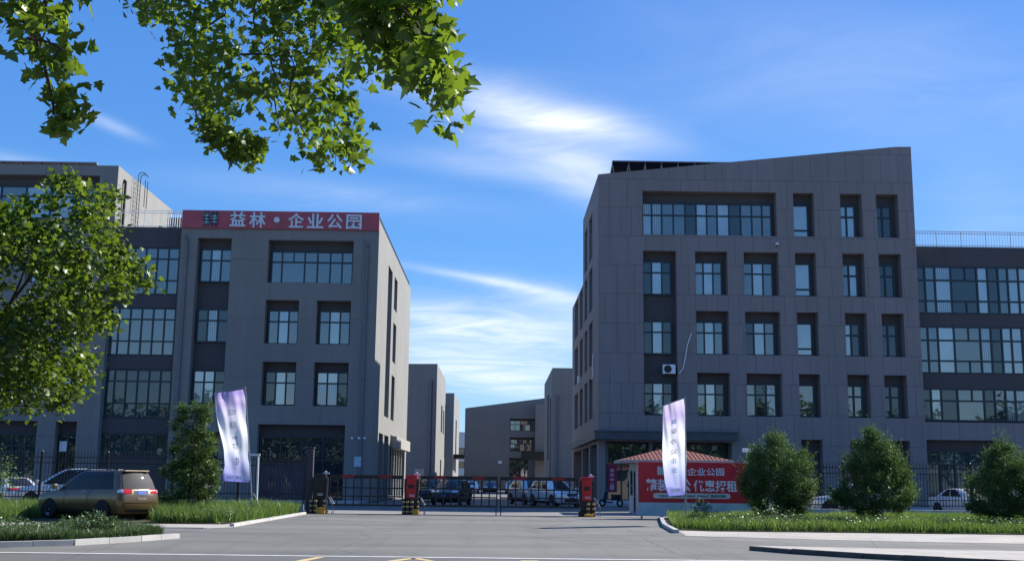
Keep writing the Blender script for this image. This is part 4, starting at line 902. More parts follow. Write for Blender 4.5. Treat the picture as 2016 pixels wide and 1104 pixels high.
wind_flag((1350, 1035), (1349, 779), 42, [(1308, 798), (1308, 835), (1307.5, 870), (1309, 905), (1313, 940), (1319, 977)], [(1347, 784), (1349, 820), (1351, 860), (1352, 895), (1351, 935), (1349, 973)],
          'pale violet and white advertising flag in front of the red billboard', .10, .5,
          [('尊', .5, .79, .28, .06, PWHT, .02), ('享', .50, .69, .30, .055, PURP, .0), ('办', .46, .585, .30, .055, PURP, .0), ('公', .46, .47, .32, .055, PURP, .0), ('企', .44, .37, .3, .055, PWHT, .02), ('业', .44, .27, .3, .055, PWHT, .02), ('1808', .5, .055, .62, .045, PWHT, .035)], flag_mat('flag_print_pale', (.68, .60, .78)))

# ------------------------------------------------------------------ small fittings
AC = onY(1316.5, 723, YF+.3); acx, acz = float(AC[0]), float(AC[2])
r = empty('air_conditioner', (acx, YF+.05, acz-.45), 0, 'white outdoor air conditioner unit on the recessed panel between windows', 'air conditioner')
b = MB(); b.box(-.44, .44, 0, .4, .0, .64); b.build('case', WHITEM, r, bevel=.02)
b = MB(); T_ = lambda a, c, d_: (a-.1, -.004-d_, .32+c); b.lathe([(0, .0), (.26, .0), (.27, .02), (.24, .03)], 20, T=T_); b.build('fan_grille', BLACK, r, True)
b = MB(); b.box(-.42, -.36, -.02, .68, -.06, -.003); b.box(.36, .42, -.02, .68, -.06, -.003); b.build('bracket', GREYM, r)
pts = [onY(x, y, YF-.05) for x, y in ((1337, 735), (1345, 725), (1350, 700), (1353, 680), (1358, 664), (1361, 656))]
b = MB(); b.tube([tuple(Vector(p)-Vector(r.location)) for p in pts], .035, 6); b.build('hose', WHITEM, r, True)
q = onY(1528, 481, YF); r = empty('security_camera', (float(q[0]), YF-.02, float(q[2])), 0, 'tiny white camera under the long top window', 'security camera', 'white security cameras')
b = MB(); b.box(-.09, .09, -.35, 0, -.09, .05); b.build('housing', WHITEM, r, bevel=.02); b = MB(); b.tube([(0, -.01, .0), (0, -.15, -.2)], .04, 6); b.build('bracket', BLACK, r)
q = onX(1169, 720, XR); b = MB(); b.tube([(-.06, 0, -.8), (-.06, 0, .9)], .05, 8); b.tube([(-.06, 0, -.8), (-.2, -.1, -1.0)], .05, 8); o = b.build('hose_pipe', WHITEM, None, True); o.location = [float(v) for v in q]; tag(o, 'short white pipe on the side corner of the right block', 'pipe')
q = onX(1143, 747, XR); b = MB(); b.box(-.25, -.02, -.4, .4, -.3, .3); b.lathe([(0, 0), (.2, 0)], 12, T=lambda a, c, d_: (-.255, a, c)); o = b.build('vent_box', WHITEM, None, bevel=.02); o.location = [float(v) for v in q]; tag(o, 'white box on the side wall of the right block', 'wall unit')
# camera column with a pale blue box by the sign building
q = onY(705, 900, 74); qx = float(q[0])
r = empty('camera_pole', (qx, 74, 0), 0, 'pale blue control box with cameras on a pole by the sign building', 'camera pole')
b = MB(); b.tube([(0, 0, 0), (0, 0, 4.3)], .05, 8); b.tube([(-.45, 0, 4.1), (.5, 0, 4.1)], .025, 6); b.build('pole', PIPE, r, True)
b = MB(); b.box(-.22, .22, -.3, -.06, 2.35, 3.0); b.build('control_box', PALEB, r, bevel=.02)
for x in (-.4, .05, .42): b = MB(); b.box(x-.06, x+.06, -.45, -.05, 4.12, 4.23); b.lathe([(0, 0), (.07, 0)], 10, T=lambda a, c, d_, x=x: (x+a, -.455, 4.2+c)); b.build('camera_head', WHITEM, r, bevel=.02)
q = onY(1470, 893, 62); r = empty('camera_pole', (float(q[0]), 62, 0), 0, 'thin pole with white cameras left of the first bush', 'camera pole')
b = MB(); b.tube([(0, 0, 0), (0, 0, 3.4)], .045, 8); b.build('pole', GREYM, r, True)
for x in (-.05, .35): b = MB(); b.box(x-.22, x+.1, -.3, -.05, 3.28, 3.48); b.build('camera_head', WHITEM, r, bevel=.03)
# street lamp arms behind the right flag
q = onY(1290, 853, 74); r = empty('lamp_bracket', (float(q[0]), YF-.05, float(q[2])), 0, 'pale curved lamp bracket on the wall above the canopy', 'wall lamp')
b = MB(); b.tube([(-.1, 0, -.35), (-.1, -.3, .05), (.1, -.5, .1), (1.0, -.5, .1)], .035, 6); b.tube([(1.7, 0, .0), (2.2, -.4, .0), (2.7, -.6, .15)], .03, 6); b.build('arm', PALEW, r, True)
# signboard on posts in front of rear block
q = onY(824.5, 928, 110); r = empty('notice_board', (float(q[0]), 110, 0), 0, 'plain grey-blue board on posts before the rear block', 'notice board'); w_ = .85
b = MB(); b.box(-w_/2, w_/2, 0, .1, 1.55, 2.6); b.build('board', simple('board_grey', (.22, .26, .32), .5), r); b = MB(); b.box(-w_/2, -w_/2+.08, .02, .1, 0, 1.547); b.box(w_/2-.08, w_/2, .02, .1, 0, 1.547); b.build('post', GREYM, r)
# white marker post in the left lawn
q = onG(506.5, 985); r = empty('white_post', (float(onY(506, 978, 50.5)[0]), 50.5, 0), 0, 'slim white post leaning in the grass beside the left flag', 'post')
b = MB(); t_ = onY(508.5, 897, 50.5); b.tube([(0, 0, 0), (float(t_[0])-r.location.x, 0, float(t_[2]))], .045, 8); b.build('shaft', WHITEM, r, True); b = MB(); b.box(float(t_[0])-r.location.x-.35, float(t_[0])-r.location.x+.08, -.03, .03, float(t_[2])+.01, float(t_[2])+.1); b.build('cap', WHITEM, r)
# dark notice screen/gate by the sign building (shade side)
q0 = onY(508, 880, 70); q1_ = onY(612, 880, 70); r = empty('bike_shelter_screen', (float(q0[0]), 70, 0), 0, 'dark corrugated screen behind the fence left of the gate', 'screen'); ww = float(q1_[0]-q0[0])
b = MB(); 
for k in range(30): b.box(ww*k/30+.01, ww*(k+1)/30-.01, 0, .05+.03*(k % 2), .3, 2.5)
b.build('corrugated_sheet', simple('screen_violet', (.035, .035, .06), .5, .0, .2, 2), r); b = MB(); b.box(0, ww, -.05, -.003, 2.5, 2.62); b.box(0, .1, -.05, .05, 0, 2.5); b.box(ww-.1, ww, -.05, .05, 0, 2.5); b.build('frame', BLACK, r)
# gate pillar at the end of the left fence
b = MB(); b.box(-.14, .14, -.14, .14, 0, 2.95); b.box(-.17, .17, -.17, .17, 2.952, 3.02); o = b.build('fence_pillar', simple('pillar_plum', (.045, .035, .05), .6), None, bevel=.01); o.location = (-8.75, 53.0, 0); tag(o, 'dark square pillar at the gate end of the left fence', 'pillar')

# ------------------------------------------------------------------ cars
class CarShape:
    def __init__(s, rows): s.rows = rows
    def C(s, t, u, side):
        i = min(int(t), len(s.rows)-2); f = t-i
        def pt(row):
            zr_, zf_, xr_, xf_, hw = row; c = min(.22, hw*.35); cf = min(.34, hw*.5)
            if u < .2: k = u/.2; x, y = xr_-.05*(1-k*k)+.02*0, (hw-c)*k
            elif u < .3: k = (u-.2)/.1*math.pi/2; x, y = xr_+c-c*math.cos(k), hw-c+c*math.sin(k)
            elif u < .7: k = (u-.3)/.4; x, y = xr_+c+(xf_-cf-xr_-c)*k, hw+.03*math.sin(math.pi*k)*min(1, hw)
            elif u < .8: k = (u-.7)/.1*math.pi/2; x, y = xf_-cf+cf*math.sin(k), hw-cf+cf*math.cos(k)
            else: k = (u-.8)/.2; x, y = xf_+.10*(1-(1-k)**2), (hw-cf)*(1-k)
            q = (x-s.rows[2][2])/(s.rows[2][3]-s.rows[2][2]); z = zr_+(zf_-zr_)*min(1, max(0, q)); return Vector((x, y*side, z))
        a, b_ = pt(s.rows[i]), pt(s.rows[i+1]); return a*(1-f)+b_*f
    def body(s, parent, m):
        b = MB(); us = sorted(set([k/20*.2 for k in range(0, 21, 4)]+[.2+k*.02 for k in range(6)]+[.3+k*.4/14 for k in range(15)]+[.7+k*.02 for k in range(6)]+[.8+k*.04 for k in range(6)]))
        ring = [(u, 1) for u in us]+[(u, -1) for u in reversed(us[1:-1])]; n = len(ring); ts = []
        for i in range(len(s.rows)-1): ts += [i]
        ts.append(len(s.rows)-1)
        for t in ts: b.v += [tuple(s.C(min(t, len(s.rows)-1-1e-6), u, sd_)) for u, sd_ in ring]
        for j in range(len(ts)-1):
            for k in range(n): k2 = (k+1) % n; b.f.append((j*n+k2, j*n+k, (j+1)*n+k, (j+1)*n+k2)); b.m.append(0)
        j = len(ts)-1; b.f.append(tuple(j*n+k for k in range(n-1, -1, -1))); b.m.append(0); b.f.append(tuple(range(n))); b.m.append(0)
        return b.build('body', m, parent, True)
    def patch(s, name, parent, m, t0, t1, u0, u1, side=1, off=.006, nu=8, nt_=6, both=False):
        """a panel lying on the body; both=True spans the centre line"""
        b = MB(); st = [(-u1+2*u1*k/(2*nu)) for k in range(2*nu+1)] if both == 'rear' else None
        if both == 'rear': par = [(abs(q), 1 if q >= 0 else -1) for q in st]
        elif both == 'front': par = [(u1-(u1-u0)*abs(1-k/nu) if False else (1-(1-u0)*abs(q)), 1 if q >= 0 else -1) for k, q in ((k, -1+2*k/(2*nu)) for k in range(2*nu+1))]
        else: par = [(u0+(u1-u0)*k/nu, side) for k in range(nu+1)]
        n = len(par)
        for j in range(nt_+1):
            t = t0+(t1-t0)*j/nt_
            for (u, sd_) in par:
                e_ = 1e-3; p = s.C(t, u, sd_); u2 = u+e_ if u < .5 else u-e_; a = (s.C(t, u2, sd_)-p)*(1 if u < .5 else -1); c = s.C(t+e_, u, sd_)-p
                nrm = a.cross(c)*sd_; nrm = nrm.normalized() if nrm.length > 1e-12 else Vector((0, 0, 1))
                ctr = Vector((0, 0, p.z)); 
                if nrm.dot(Vector((p.x*.3, p.y, 0.0001))) < 0: nrm = -nrm
                b.v.append(tuple(p+nrm*off))
        for j in range(nt_):
            for k in range(n-1): b.f.append((j*n+k, j*n+k+1, (j+1)*n+k+1, (j+1)*n+k)); b.m.append(0)
        return b.build(name, m, parent, True)
def wheels(parent, xs, hw, r, w=.2):
    for x in xs:
        for s in (1, -1):
            y = s*(hw-.5*w+.005); b = MB(); T_ = lambda a, c, d_, y=y, x=x, s=s: (x+a, y+s*d_, r+c)
            b.lathe([(r*.6, -w/2), (r*.93, -w/2), (r, -w/2+.03), (r, w/2-.03), (r*.93, w/2), (r*.62, w/2)], 24, T=T_); wh = b.build('wheel', TYRE, parent, True)
            b = MB(); b.lathe([(r*.63, w/2-.005), (r*.58, w/2-.05), (r*.54, w/2-.055)], 24, T=T_); b.lathe([(0, w/2-.01), (r*.14, w/2-.012), (r*.16, w/2-.04)], 12, T=T_)
            for k in range(5):
                q = 2*math.pi*k/5; d1 = Vector((math.cos(q), math.sin(q))); n_ = Vector((-d1.y, d1.x))
                P_ = [(d1*r*.12-n_*.045, 0), (d1*r*.6-n_*.03, 0), (d1*r*.6+n_*.03, 0), (d1*r*.12+n_*.045, 0)]; b.poly([T_(p_.x, p_.y, w/2-.03) for p_, _ in P_])
            b.build('rim', RIMM, wh, True)
            b = MB(); b.lathe([(0, w/2-.07), (r*.58, w/2-.07)], 20, T=T_); b.build('brake_disc', BLACK, wh)
def arches(parent, shp, xs, r, zc):
    for x in xs:
        for s in (1, -1):
            b = MB(); y = s*(shp.rows[2][4]+.012); R_ = r*1.19
            pts = [(x+R_*math.cos(a), zc+R_*math.sin(a)) for a in np.linspace(-.25, math.pi+.25, 18)]
            b.poly([(px_, y+s*.012, pz_) for px_, pz_ in pts]); b.build('wheel_arch', BLACKR, parent)
def make_car(label, group, loc, rz, kind, paint_m, name='parked_car'):
    rt = empty(name, loc, rz, label, 'van' if kind == 'van' else 'car', group)
    if kind == 'van':
        rows = [(.24, .24, -2.20, 2.18, .80), (.38, .36, -2.30, 2.30, .86), (.62, .58, -2.34, 2.34, .895), (.82, .74, -2.32, 2.30, .895), (1.02, .86, -2.27, 2.12, .87), (1.06, .98, -2.22, 1.30, .84),
                (1.36, 1.34, -2.10, .78, .775), (1.58, 1.57, -1.97, .36, .70), (1.66, 1.66, -1.90, .12, .62), (1.70, 1.705, -1.6, -.25, .42)]
        S = CarShape(rows); S.body(rt, paint_m); xs, r = (-1.42, 1.42), .325
        S.patch('rear_window', rt, CAR_GLASS, 4.9, 7.8, 0, .225, off=.008, both='rear')
        S.patch('windscreen', rt, CAR_GLASS, 5.15, 7.7, .80, 1, off=.008, both='front')
        for s in (1, -1):
            for (a, c) in ((.325, .435), (.45, .56), (.575, .70)): S.patch('side_window', rt, CAR_GLASS, 5.05, 7.6 if c < .6 else 7.3, a, c, s, .008)
            S.patch('tail_lamp', rt, LAMPR, 3.45, 4.7, .125, .225, s, .012); S.patch('lamp_lens', rt, LAMPC, 3.6, 4.45, .225, .285, s, .010)
            S.patch('headlight', rt, LAMPC, 3.2, 4.1, .73, .85, s, .012)
            b = MB(); b.box(1.02, 1.20, s*.90 if s > 0 else -1.08, 1.08 if s > 0 else -.90, 1.03, 1.2); b.build('wing_mirror', paint_m, rt, bevel=.04)
            S.patch('sill_trim', rt, TRIM, .02, .9, .36, .68, s, .006)
            for a in (.445, .567): S.patch('door_seam', rt, BLACK, 1.6, 5.1, a, a+.0035, s, .003, 1, 10)
            S.patch('door_handle', rt, GREYM, 3.9, 4.15, .46, .485, s, .02, 2, 2); S.patch('door_handle', rt, GREYM, 3.9, 4.15, .585, .61, s, .02, 2, 2)
            b = MB(); b.tube([(-1.75, s*.60, 1.685), (-1.6, s*.60, 1.72), (-.3, s*.58, 1.735), (-.1, s*.58, 1.70)], .018, 6); b.build('roof_rail', BLACK, rt)
        S.patch('window_surround', rt, BLACK, 5.0, 7.7, .32, .705, 1, .004); S.patch('window_surround', rt, BLACK, 5.0, 7.7, .32, .705, -1, .004); S.patch('plate_recess', rt, TRIM, 3.15, 3.95, 0, .10, off=.004, both='rear'); S.patch('number_plate', rt, PLATE, 3.3, 3.85, 0, .055, off=.014, both='rear')
        S.patch('chrome_strip', rt, RIMM, 3.96, 4.10, 0, .11, off=.012, both='rear')
        S.patch('bumper_trim', rt, TRIM, .4, 1.0, 0, .20, off=.010, both='rear'); S.patch('bumper_seam', rt, BLACK, 1.9, 1.98, 0, .27, off=.004, both='rear')
        S.patch('grille', rt, BLACK, 2.6, 3.4, .86, 1, off=.01, both='front')
        b = MB(); b.box(-2.04, -1.80, -.55, .55, 1.63, 1.69); b.build('spoiler', paint_m, rt, bevel=.02)
        b = MB(); T_ = lambda a, c, d_: (-2.285-d_, a, .985+c); b.lathe([(.035, .02), (.05, .02)], 14, T=T_); b.box(-2.31, -2.295, -.03, .03, .975, .992); b.build('badge', RIMM, rt)
        letters('苏A·5208', 'plate_lettering', 0, 0, 0, .34, .07, WHT, rt, bold=.01, fn=lambda a, c, d_: (-2.392-.002, -a, .745+c))
        b = MB(); b.box(-2.0, 2.0, -.70, .70, .17, .25); b.build('underbody', BLACKR, rt)
    elif kind == 'suv':
        rows = [(.28, .28, -2.15, 2.15, .82), (.42, .40, -2.26, 2.28, .88), (.70, .62, -2.30, 2.32, .91), (.92, .80, -2.28, 2.28, .91), (1.05, .90, -2.22, 2.05, .88), (1.08, 1.02, -2.12, 1.15, .85),
                (1.36, 1.36, -1.92, .70, .77), (1.56, 1.57, -1.72, .36, .69), (1.62, 1.64, -1.6, .15, .6), (1.65, 1.67, -1.3, -.2, .4)]
        S = CarShape(rows); S.body(rt, paint_m); xs, r = (-1.35, 1.38), .36
        S.patch('rear_window', rt, CAR_GLASS, 5.3, 7.4, 0, .2, off=.008, both='rear'); S.patch('windscreen', rt, CAR_GLASS, 5.15, 7.7, .80, 1, off=.008, both='front')
        for s in (1, -1):
            for (a, c) in ((.34, .44), (.455, .565), (.58, .70)): S.patch('side_window', rt, CAR_GLASS, 5.2, 7.3, a, c, s, .008)
            S.patch('tail_lamp', rt, LAMPR, 3.6, 4.4, .10, .28, s, .012); S.patch('headlight', rt, LAMPC, 3.3, 4.0, .72, .87, s, .012)
            b = MB(); b.box(.95, 1.12, s*.92 if s > 0 else -1.1, 1.1 if s > 0 else -.92, 1.05, 1.2); b.build('wing_mirror', paint_m, rt, bevel=.04)
            S.patch('sill_trim', rt, TRIM, .02, .9, .33, .7, s, .006)
            b = MB(); b.tube([(-1.6, s*.58, 1.64), (-1.4, s*.58, 1.70), (.1, s*.56, 1.71), (.25, s*.56, 1.67)], .02, 6); b.build('roof_rail', RIMM, rt)
        S.patch('grille', rt, BLACK, 2.3, 3.5, .88, 1, off=.01, both='front'); S.patch('lower_grille', rt, TRIM, .6, 1.5, .82, 1, off=.01, both='front'); S.patch('number_plate', rt, PLATE, 1.8, 2.2, .95, 1, off=.02, both='front')
        S.patch('number_plate', rt, PLATE, 2.6, 3.2, 0, .055, off=.014, both='rear'); b = MB(); b.box(-2., 2., -.7, .7, .2, .29); b.build('underbody', BLACKR, rt)
    else:
        rows = [(.22, .22, -2.2, 2.15, .80), (.36, .34, -2.32, 2.30, .86), (.60, .52, -2.36, 2.34, .89), (.84, .68, -2.35, 2.30, .89), (.96, .80, -2.28, 2.12, .86), (1.00, .94, -1.75, 1.15, .82),
                (1.22, 1.22, -1.40, .68, .74), (1.38, 1.39, -1.08, .28, .65), (1.43, 1.44, -.9, .1, .56), (1.455, 1.46, -.6, -.2, .36)]
        S = CarShape(rows); S.body(rt, paint_m); xs, r = (-1.38, 1.42), .32
        S.patch('rear_window', rt, CAR_GLASS, 5.15, 7.5, 0, .2, off=.008, both='rear'); S.patch('windscreen', rt, CAR_GLASS, 5.15, 7.6, .80, 1, off=.008, both='front')
        for s in (1, -1):
            for (a, c) in ((.36, .50), (.515, .69)): S.patch('side_window', rt, CAR_GLASS, 5.2, 7.2, a, c, s, .008)
            S.patch('tail_lamp', rt, LAMPR, 3.1, 3.9, .10, .27, s, .012); S.patch('headlight', rt, LAMPC, 3.0, 3.8, .72, .87, s, .012)
            b = MB(); b.box(.85, 1.0, s*.9 if s > 0 else -1.05, 1.05 if s > 0 else -.9, .96, 1.08); b.build('wing_mirror', paint_m, rt, bevel=.04)
        S.patch('bumper_trim', rt, TRIM, .3, 1.0, 0, .2, off=.01, both='rear'); S.patch('number_plate', rt, PLATE, 2.3, 2.9, 0, .055, off=.014, both='rear'); S.patch('grille', rt, BLACK, 2.3, 3.2, .88, 1, off=.01, both='front')
        b = MB(); b.box(-2., 2., -.7, .7, .16, .24); b.build('underbody', BLACKR, rt)
    arches(rt, S, xs, r, r); wheels(rt, xs, S.rows[2][4]+.03, r)
    return rt
# brown van: rear corner towards the camera
_van = make_car('brown seven-seat van parked on the lawn by the kerb with its tailgate facing out', 'parked cars', (-14.75, 42.1, .02), math.radians(180-31), 'van', BROWNP, 'parked_van'); _van.scale = (1.0, 1.02, 1.05)
def gp(px, py): q = onG(px, py); return (float(q[0]), float(q[1]), 0)
make_car('white sedan with red tail lamps behind the left fence, half out of frame', 'parked cars', (-24.6, 57.6, 0), math.radians(180-48), 'sedan', WHITEP)
_mpv = make_car('white people carrier behind the fence directly beyond the brown van', 'parked cars', (-20.9, 56.2, 0), math.radians(180-10), 'van', WHITEP, 'parked_van'); _mpv.scale = (1.12, 1.08, 1.13)
make_car('silver-white suv with its front towards the gate, in the right opening', 'parked cars', (3.6, 71.5, 0), math.radians(-66), 'suv', WHITEP)
make_car('silver car standing beside and behind the white suv beyond the gate', 'parked cars', (2.2, 77.5, 0), math.radians(-72), 'suv', SILVP)
make_car('black suv behind the gate just right of the middle red post', 'parked cars', (-2.9, 72.5, 0), math.radians(-100), 'suv', BLACKP)
make_car('black car in the shade beside the middle red post, mostly hidden', 'parked cars', (-5.1, 84, 0), math.radians(-95), 'suv', BLACKP)
for i, (x, y, a, k, m_, lb) in enumerate([(-3.2, 140, -90, 'sedan', WHITEP, 'white car far up the street, leftmost of the distant row'), (-.9, 142, -90, 'sedan', BLACKP, 'dark car far up the street between two pale cars'), (1.9, 139, -92, 'suv', SILVP, 'silver car far up the street near its middle'),
                                          (4.4, 141, -88, 'sedan', WHITEP, 'white car far up the street, rightmost of the distant row')]):
    make_car(lb, 'cars far up the street', (x, y, 0), math.radians(a), k, m_)
make_car('white car behind the right fence between the first and second bush', 'parked cars', (19.2, 61.0, 0), math.radians(170), 'suv', WHITEP)
make_car('white hatchback behind the right fence, left of the last bush', 'parked cars', (25.9, 62.5, 0), math.radians(-75), 'sedan', WHITEP)
make_car('silver car behind the right fence near the frame edge', 'parked cars', (28.6, 62.0, 0), math.radians(-80), 'sedan', SILVP)

# scooter parked by the entrance
def scooter(loc, rz, label):
    r = empty('scooter', loc, rz, label, 'scooter')
    for x in (-.62, .62):
        b = MB(); b.lathe([(.14, -.05), (.23, -.05), (.25, 0), (.23, .05), (.14, .05)], 18, T=lambda a, c, d_, x=x: (x+a, d_, .25+c)); b.build('wheel', TYRE, r, True)
    b = MB(); b.box(-.7, -.05, -.14, .14, .42, .68); b.box(-.1, .42, -.15, .15, .26, .34); b.prism([(.40, .3), (.52, .3), (.40, .98), (.30, .98)], -.17, .17, 0, lambda x, y, z: (x, z, y)); b.build('body', BLACKP, r, bevel=.05)
    b = MB(); b.box(-.72, -.02, -.15, .15, .685, .79); b.build('seat', BLACKR, r, bevel=.04); b = MB(); b.tube([(.35, -.33, 1.06), (.33, 0, 1.0), (.35, .33, 1.06)], .02, 6); b.tube([(.35, 0, .95), (.62, 0, .28)], .03, 6); b.build('handlebar', GREYM, r)
    b = MB(); b.box(.40, .50, -.1, .1, .82, .94); b.build('headlight', LAMPC, r, bevel=.02)
q = onG(1212, 984); scooter((float(onY(1203, 960, 73)[0]), 73, 0), 2.6, 'dark scooter parked at the entrance steps of the right block')

# ------------------------------------------------------------------ plants
def fast_mesh(name, V, Fi, m, attr=None, parent=None, smooth=False):
    me = bpy.data.meshes.new(name); nv = len(V); nf = len(Fi); k = Fi.shape[1]
    me.vertices.add(nv); me.vertices.foreach_set('co', V.astype(np.float32).ravel()); me.loops.add(nf*k); me.loops.foreach_set('vertex_index', Fi.astype(np.int32).ravel())
    me.polygons.add(nf); me.polygons.foreach_set('loop_start', np.arange(0, nf*k, k, dtype=np.int32)); 
    try: me.polygons.foreach_set('loop_total', np.full(nf, k, dtype=np.int32))
    except Exception: pass
    if attr is not None: a = me.attributes.new('tint', 'FLOAT', 'POINT'); a.data.foreach_set('value', attr.astype(np.float32))
    me.update(calc_edges=True); me.materials.append(m); o = bpy.data.objects.new(name, me); link(o, parent); return o
def leaf_mat(name, c0, c1, c2, trans, tmix=.45, gloss=.08):
    m, t, out = mat(name); a = nd(t, 'ShaderNodeAttribute', attribute_name='tint'); r = nd(t, 'ShaderNodeValToRGB'); cr = r.color_ramp
    cr.elements[0].color = (*c0, 1); cr.elements[1].color = (*c2, 1); e_ = cr.elements.new(.55); e_.color = (*c1, 1); t.links.new(a.outputs['Fac'], r.inputs[0])
    d_ = nd(t, 'ShaderNodeBsdfDiffuse'); tr = nd(t, 'ShaderNodeBsdfTranslucent'); t.links.new(r.outputs[0], d_.inputs[0]); t.links.new(mixcol(t, .55, r.outputs[0], trans), tr.inputs[0])
    m1 = nd(t, 'ShaderNodeMixShader'); m1.inputs[0].default_value = tmix; t.links.new(d_.outputs[0], m1.inputs[1]); t.links.new(tr.outputs[0], m1.inputs[2])
    g = nd(t, 'ShaderNodeBsdfGlossy'); g.inputs['Roughness'].default_value = .42; g.inputs['Color'].default_value = (.9, .95, .9, 1); m2 = nd(t, 'ShaderNodeMixShader'); m2.inputs[0].default_value = gloss
    t.links.new(m1.outputs[0], m2.inputs[1]); t.links.new(g.outputs[0], m2.inputs[2]); t.links.new(m2.outputs[0], out.inputs[0]); return m
PLANE = leaf_mat('plane_leaf', (.018, .042, .008), (.042, .085, .012), (.16, .22, .04), (.27, .40, .02), .42, .03)
PLANE2 = leaf_mat('plane_leaf_near', (.022, .055, .010), (.06, .12, .016), (.20, .28, .035), (.30, .44, .02), .44, .035)
BUSHM = leaf_mat('bush_leaf', (.038, .075, .024), (.070, .125, .038), (.15, .21, .07), (.12, .22, .04), .35, .02)
CONIF = leaf_mat('spray_leaf', (.03, .06, .015), (.06, .115, .025), (.13, .20, .045), (.16, .26, .03), .35, .05)
GRASSM = leaf_mat('grass_blade', (.042, .080, .018), (.105, .180, .036), (.30, .30, .12), (.20, .32, .05), .45, .03)
WEEDM = leaf_mat('weed_leaf', (.03, .065, .02), (.06, .11, .035), (.13, .17, .08), (.12, .2, .04), .35, .06)
# five-lobed leaf in its own plane: stalk at the origin, tip along +y
_lf = [(0, 0), (.16, -.06), (.42, .02), (.30, .18), (.52, .42), (.26, .46), (.22, .62), (0, 1.0), (-.22, .62), (-.26, .46), (-.52, .42), (-.30, .18), (-.42, .02), (-.16, -.06)]
def leaf_template(simple_=False):
    if simple_: pts = [(0, 0), (.35, .15), (.42, .45), (.18, .6), (0, 1), (-.18, .6), (-.42, .45), (-.35, .15)]
    else: pts = _lf
    V = [(0, .38, .03)]+[(x, y, -.10*abs(x)-.12*max(0, y-.5)) for x, y in pts]; n = len(pts); Fc = [(0, i+1, (i+1) % n+1) for i in range(n)]; return np.array(V), np.array(Fc)
def quad_template(): return np.array([(-.5, 0, 0), (.5, 0, 0), (.5, 1, -.05), (-.5, 1, -.05)])*np.array([.5, 1, 1]), np.array([(0, 1, 2), (0, 2, 3)])
def diamond(w=.45): return np.array([(0, 0, 0), (w/2, .45, .02), (0, 1, -.06), (-w/2, .45, .02)]), np.array([(0, 1, 2), (0, 2, 3)])
def scatter(name, pos, size, tpl, m, parent, up=.6, rng=RNG, hang=0., tint=None, dirs=None):
    """one mesh of many separate leaves, each with its own lean, size and tint"""
    n = len(pos); tv, tf = tpl; nr = rng.normal(size=(n, 3)); nr[:, 2] = np.abs(nr[:, 2])*.6+up*1.6; nr /= np.linalg.norm(nr, axis=1)[:, None]
    d = rng.normal(size=(n, 3)) if dirs is None else dirs+rng.normal(size=(n, 3))*.5; d[:, 2] -= hang*1.5; d -= nr*(d*nr).sum(1)[:, None]; d /= np.linalg.norm(d, axis=1)[:, None]+1e-9; x = np.cross(d, nr)
    s = size*rng.uniform(.55, 1.25, n)
    V = pos[:, None, :]+s[:, None, None]*(tv[None, :, 0:1]*x[:, None, :]+tv[None, :, 1:2]*d[:, None, :]+tv[None, :, 2:3]*nr[:, None, :])
    Fi = tf[None]+(np.arange(n)*len(tv))[:, None, None]; ti = rng.beta(1.3, 1.9, n) if tint is None else tint
    return fast_mesh(name, V.reshape(-1, 3), Fi.reshape(-1, 3), m, np.repeat(ti, len(tv)), parent)
def inside(poly, X, Y):
    c = np.zeros(len(X), bool); n = len(poly); j = n-1
    for i in range(n):
        xi, yi = poly[i]; xj, yj = poly[j]; t = ((yi > Y) != (yj > Y)) & (X < (xj-xi)*(Y-yi)/(yj-yi+1e-12)+xi); c ^= t; j = i
    return c
def extent(poly, y):
    xs = []; n = len(poly)
    for i in range(n):
        (x0, y0), (x1, y1) = poly[i], poly[(i+1) % n]
        if (y0 > y) != (y1 > y): xs.append(x0+(y-y0)*(x1-x0)/(y1-y0))
    return (min(xs), max(xs)) if xs else (0, 0)
def crown_points(poly, D, nclump, per, sig, rng, thick=None, flat=.7):
    """leaf positions of a crown: clumps through a round volume whose outline at distance D is poly"""
    P = np.array(poly, float); out = []; cen = []; x0, y0 = P.min(0); x1, y1 = P.max(0)
    while len(cen) < nclump:
        X = rng.uniform(x0, x1, 400); Y = rng.uniform(y0, y1, 400); ok = inside(poly, X, Y)
        for x, y in zip(X[ok], Y[ok]):
            if thick is None:
                a, c = extent(poly, y); r = max(2, (c-a)/2); k = (x-(a+c)/2)/r; dd = math.sqrt(max(0, 1-k*k))*r/F*D*flat*rng.uniform(-1, 1)
            else: dd = rng.uniform(-thick, thick)
            cen.append(onY(x, y, D+dd)*1.0)
            if len(cen) >= nclump: break
    cen = np.array(cen); k = rng.poisson(per, len(cen))+1; idx = np.repeat(np.arange(len(cen)), k); pos = cen[idx]+rng.normal(size=(len(idx), 3))*sig*np.array([1, 1, .8]); return pos, cen
def limb(b, a, c, r0, r1, rng, bend=.12, n=6, seg=7):
    a, c = Vector(a), Vector(c); L_ = (c-a).length; pts = []; o1 = Vector(rng.normal(size=3))*L_*bend
    for k in range(n+1): t = k/n; pts.append(a.lerp(c, t)+o1*math.sin(math.pi*t)+Vector(rng.normal(size=3))*L_*.012*(0 < k < n))
    b.tube(pts, [r0+(r1-r0)*k/n for k in range(n+1)], seg); return pts
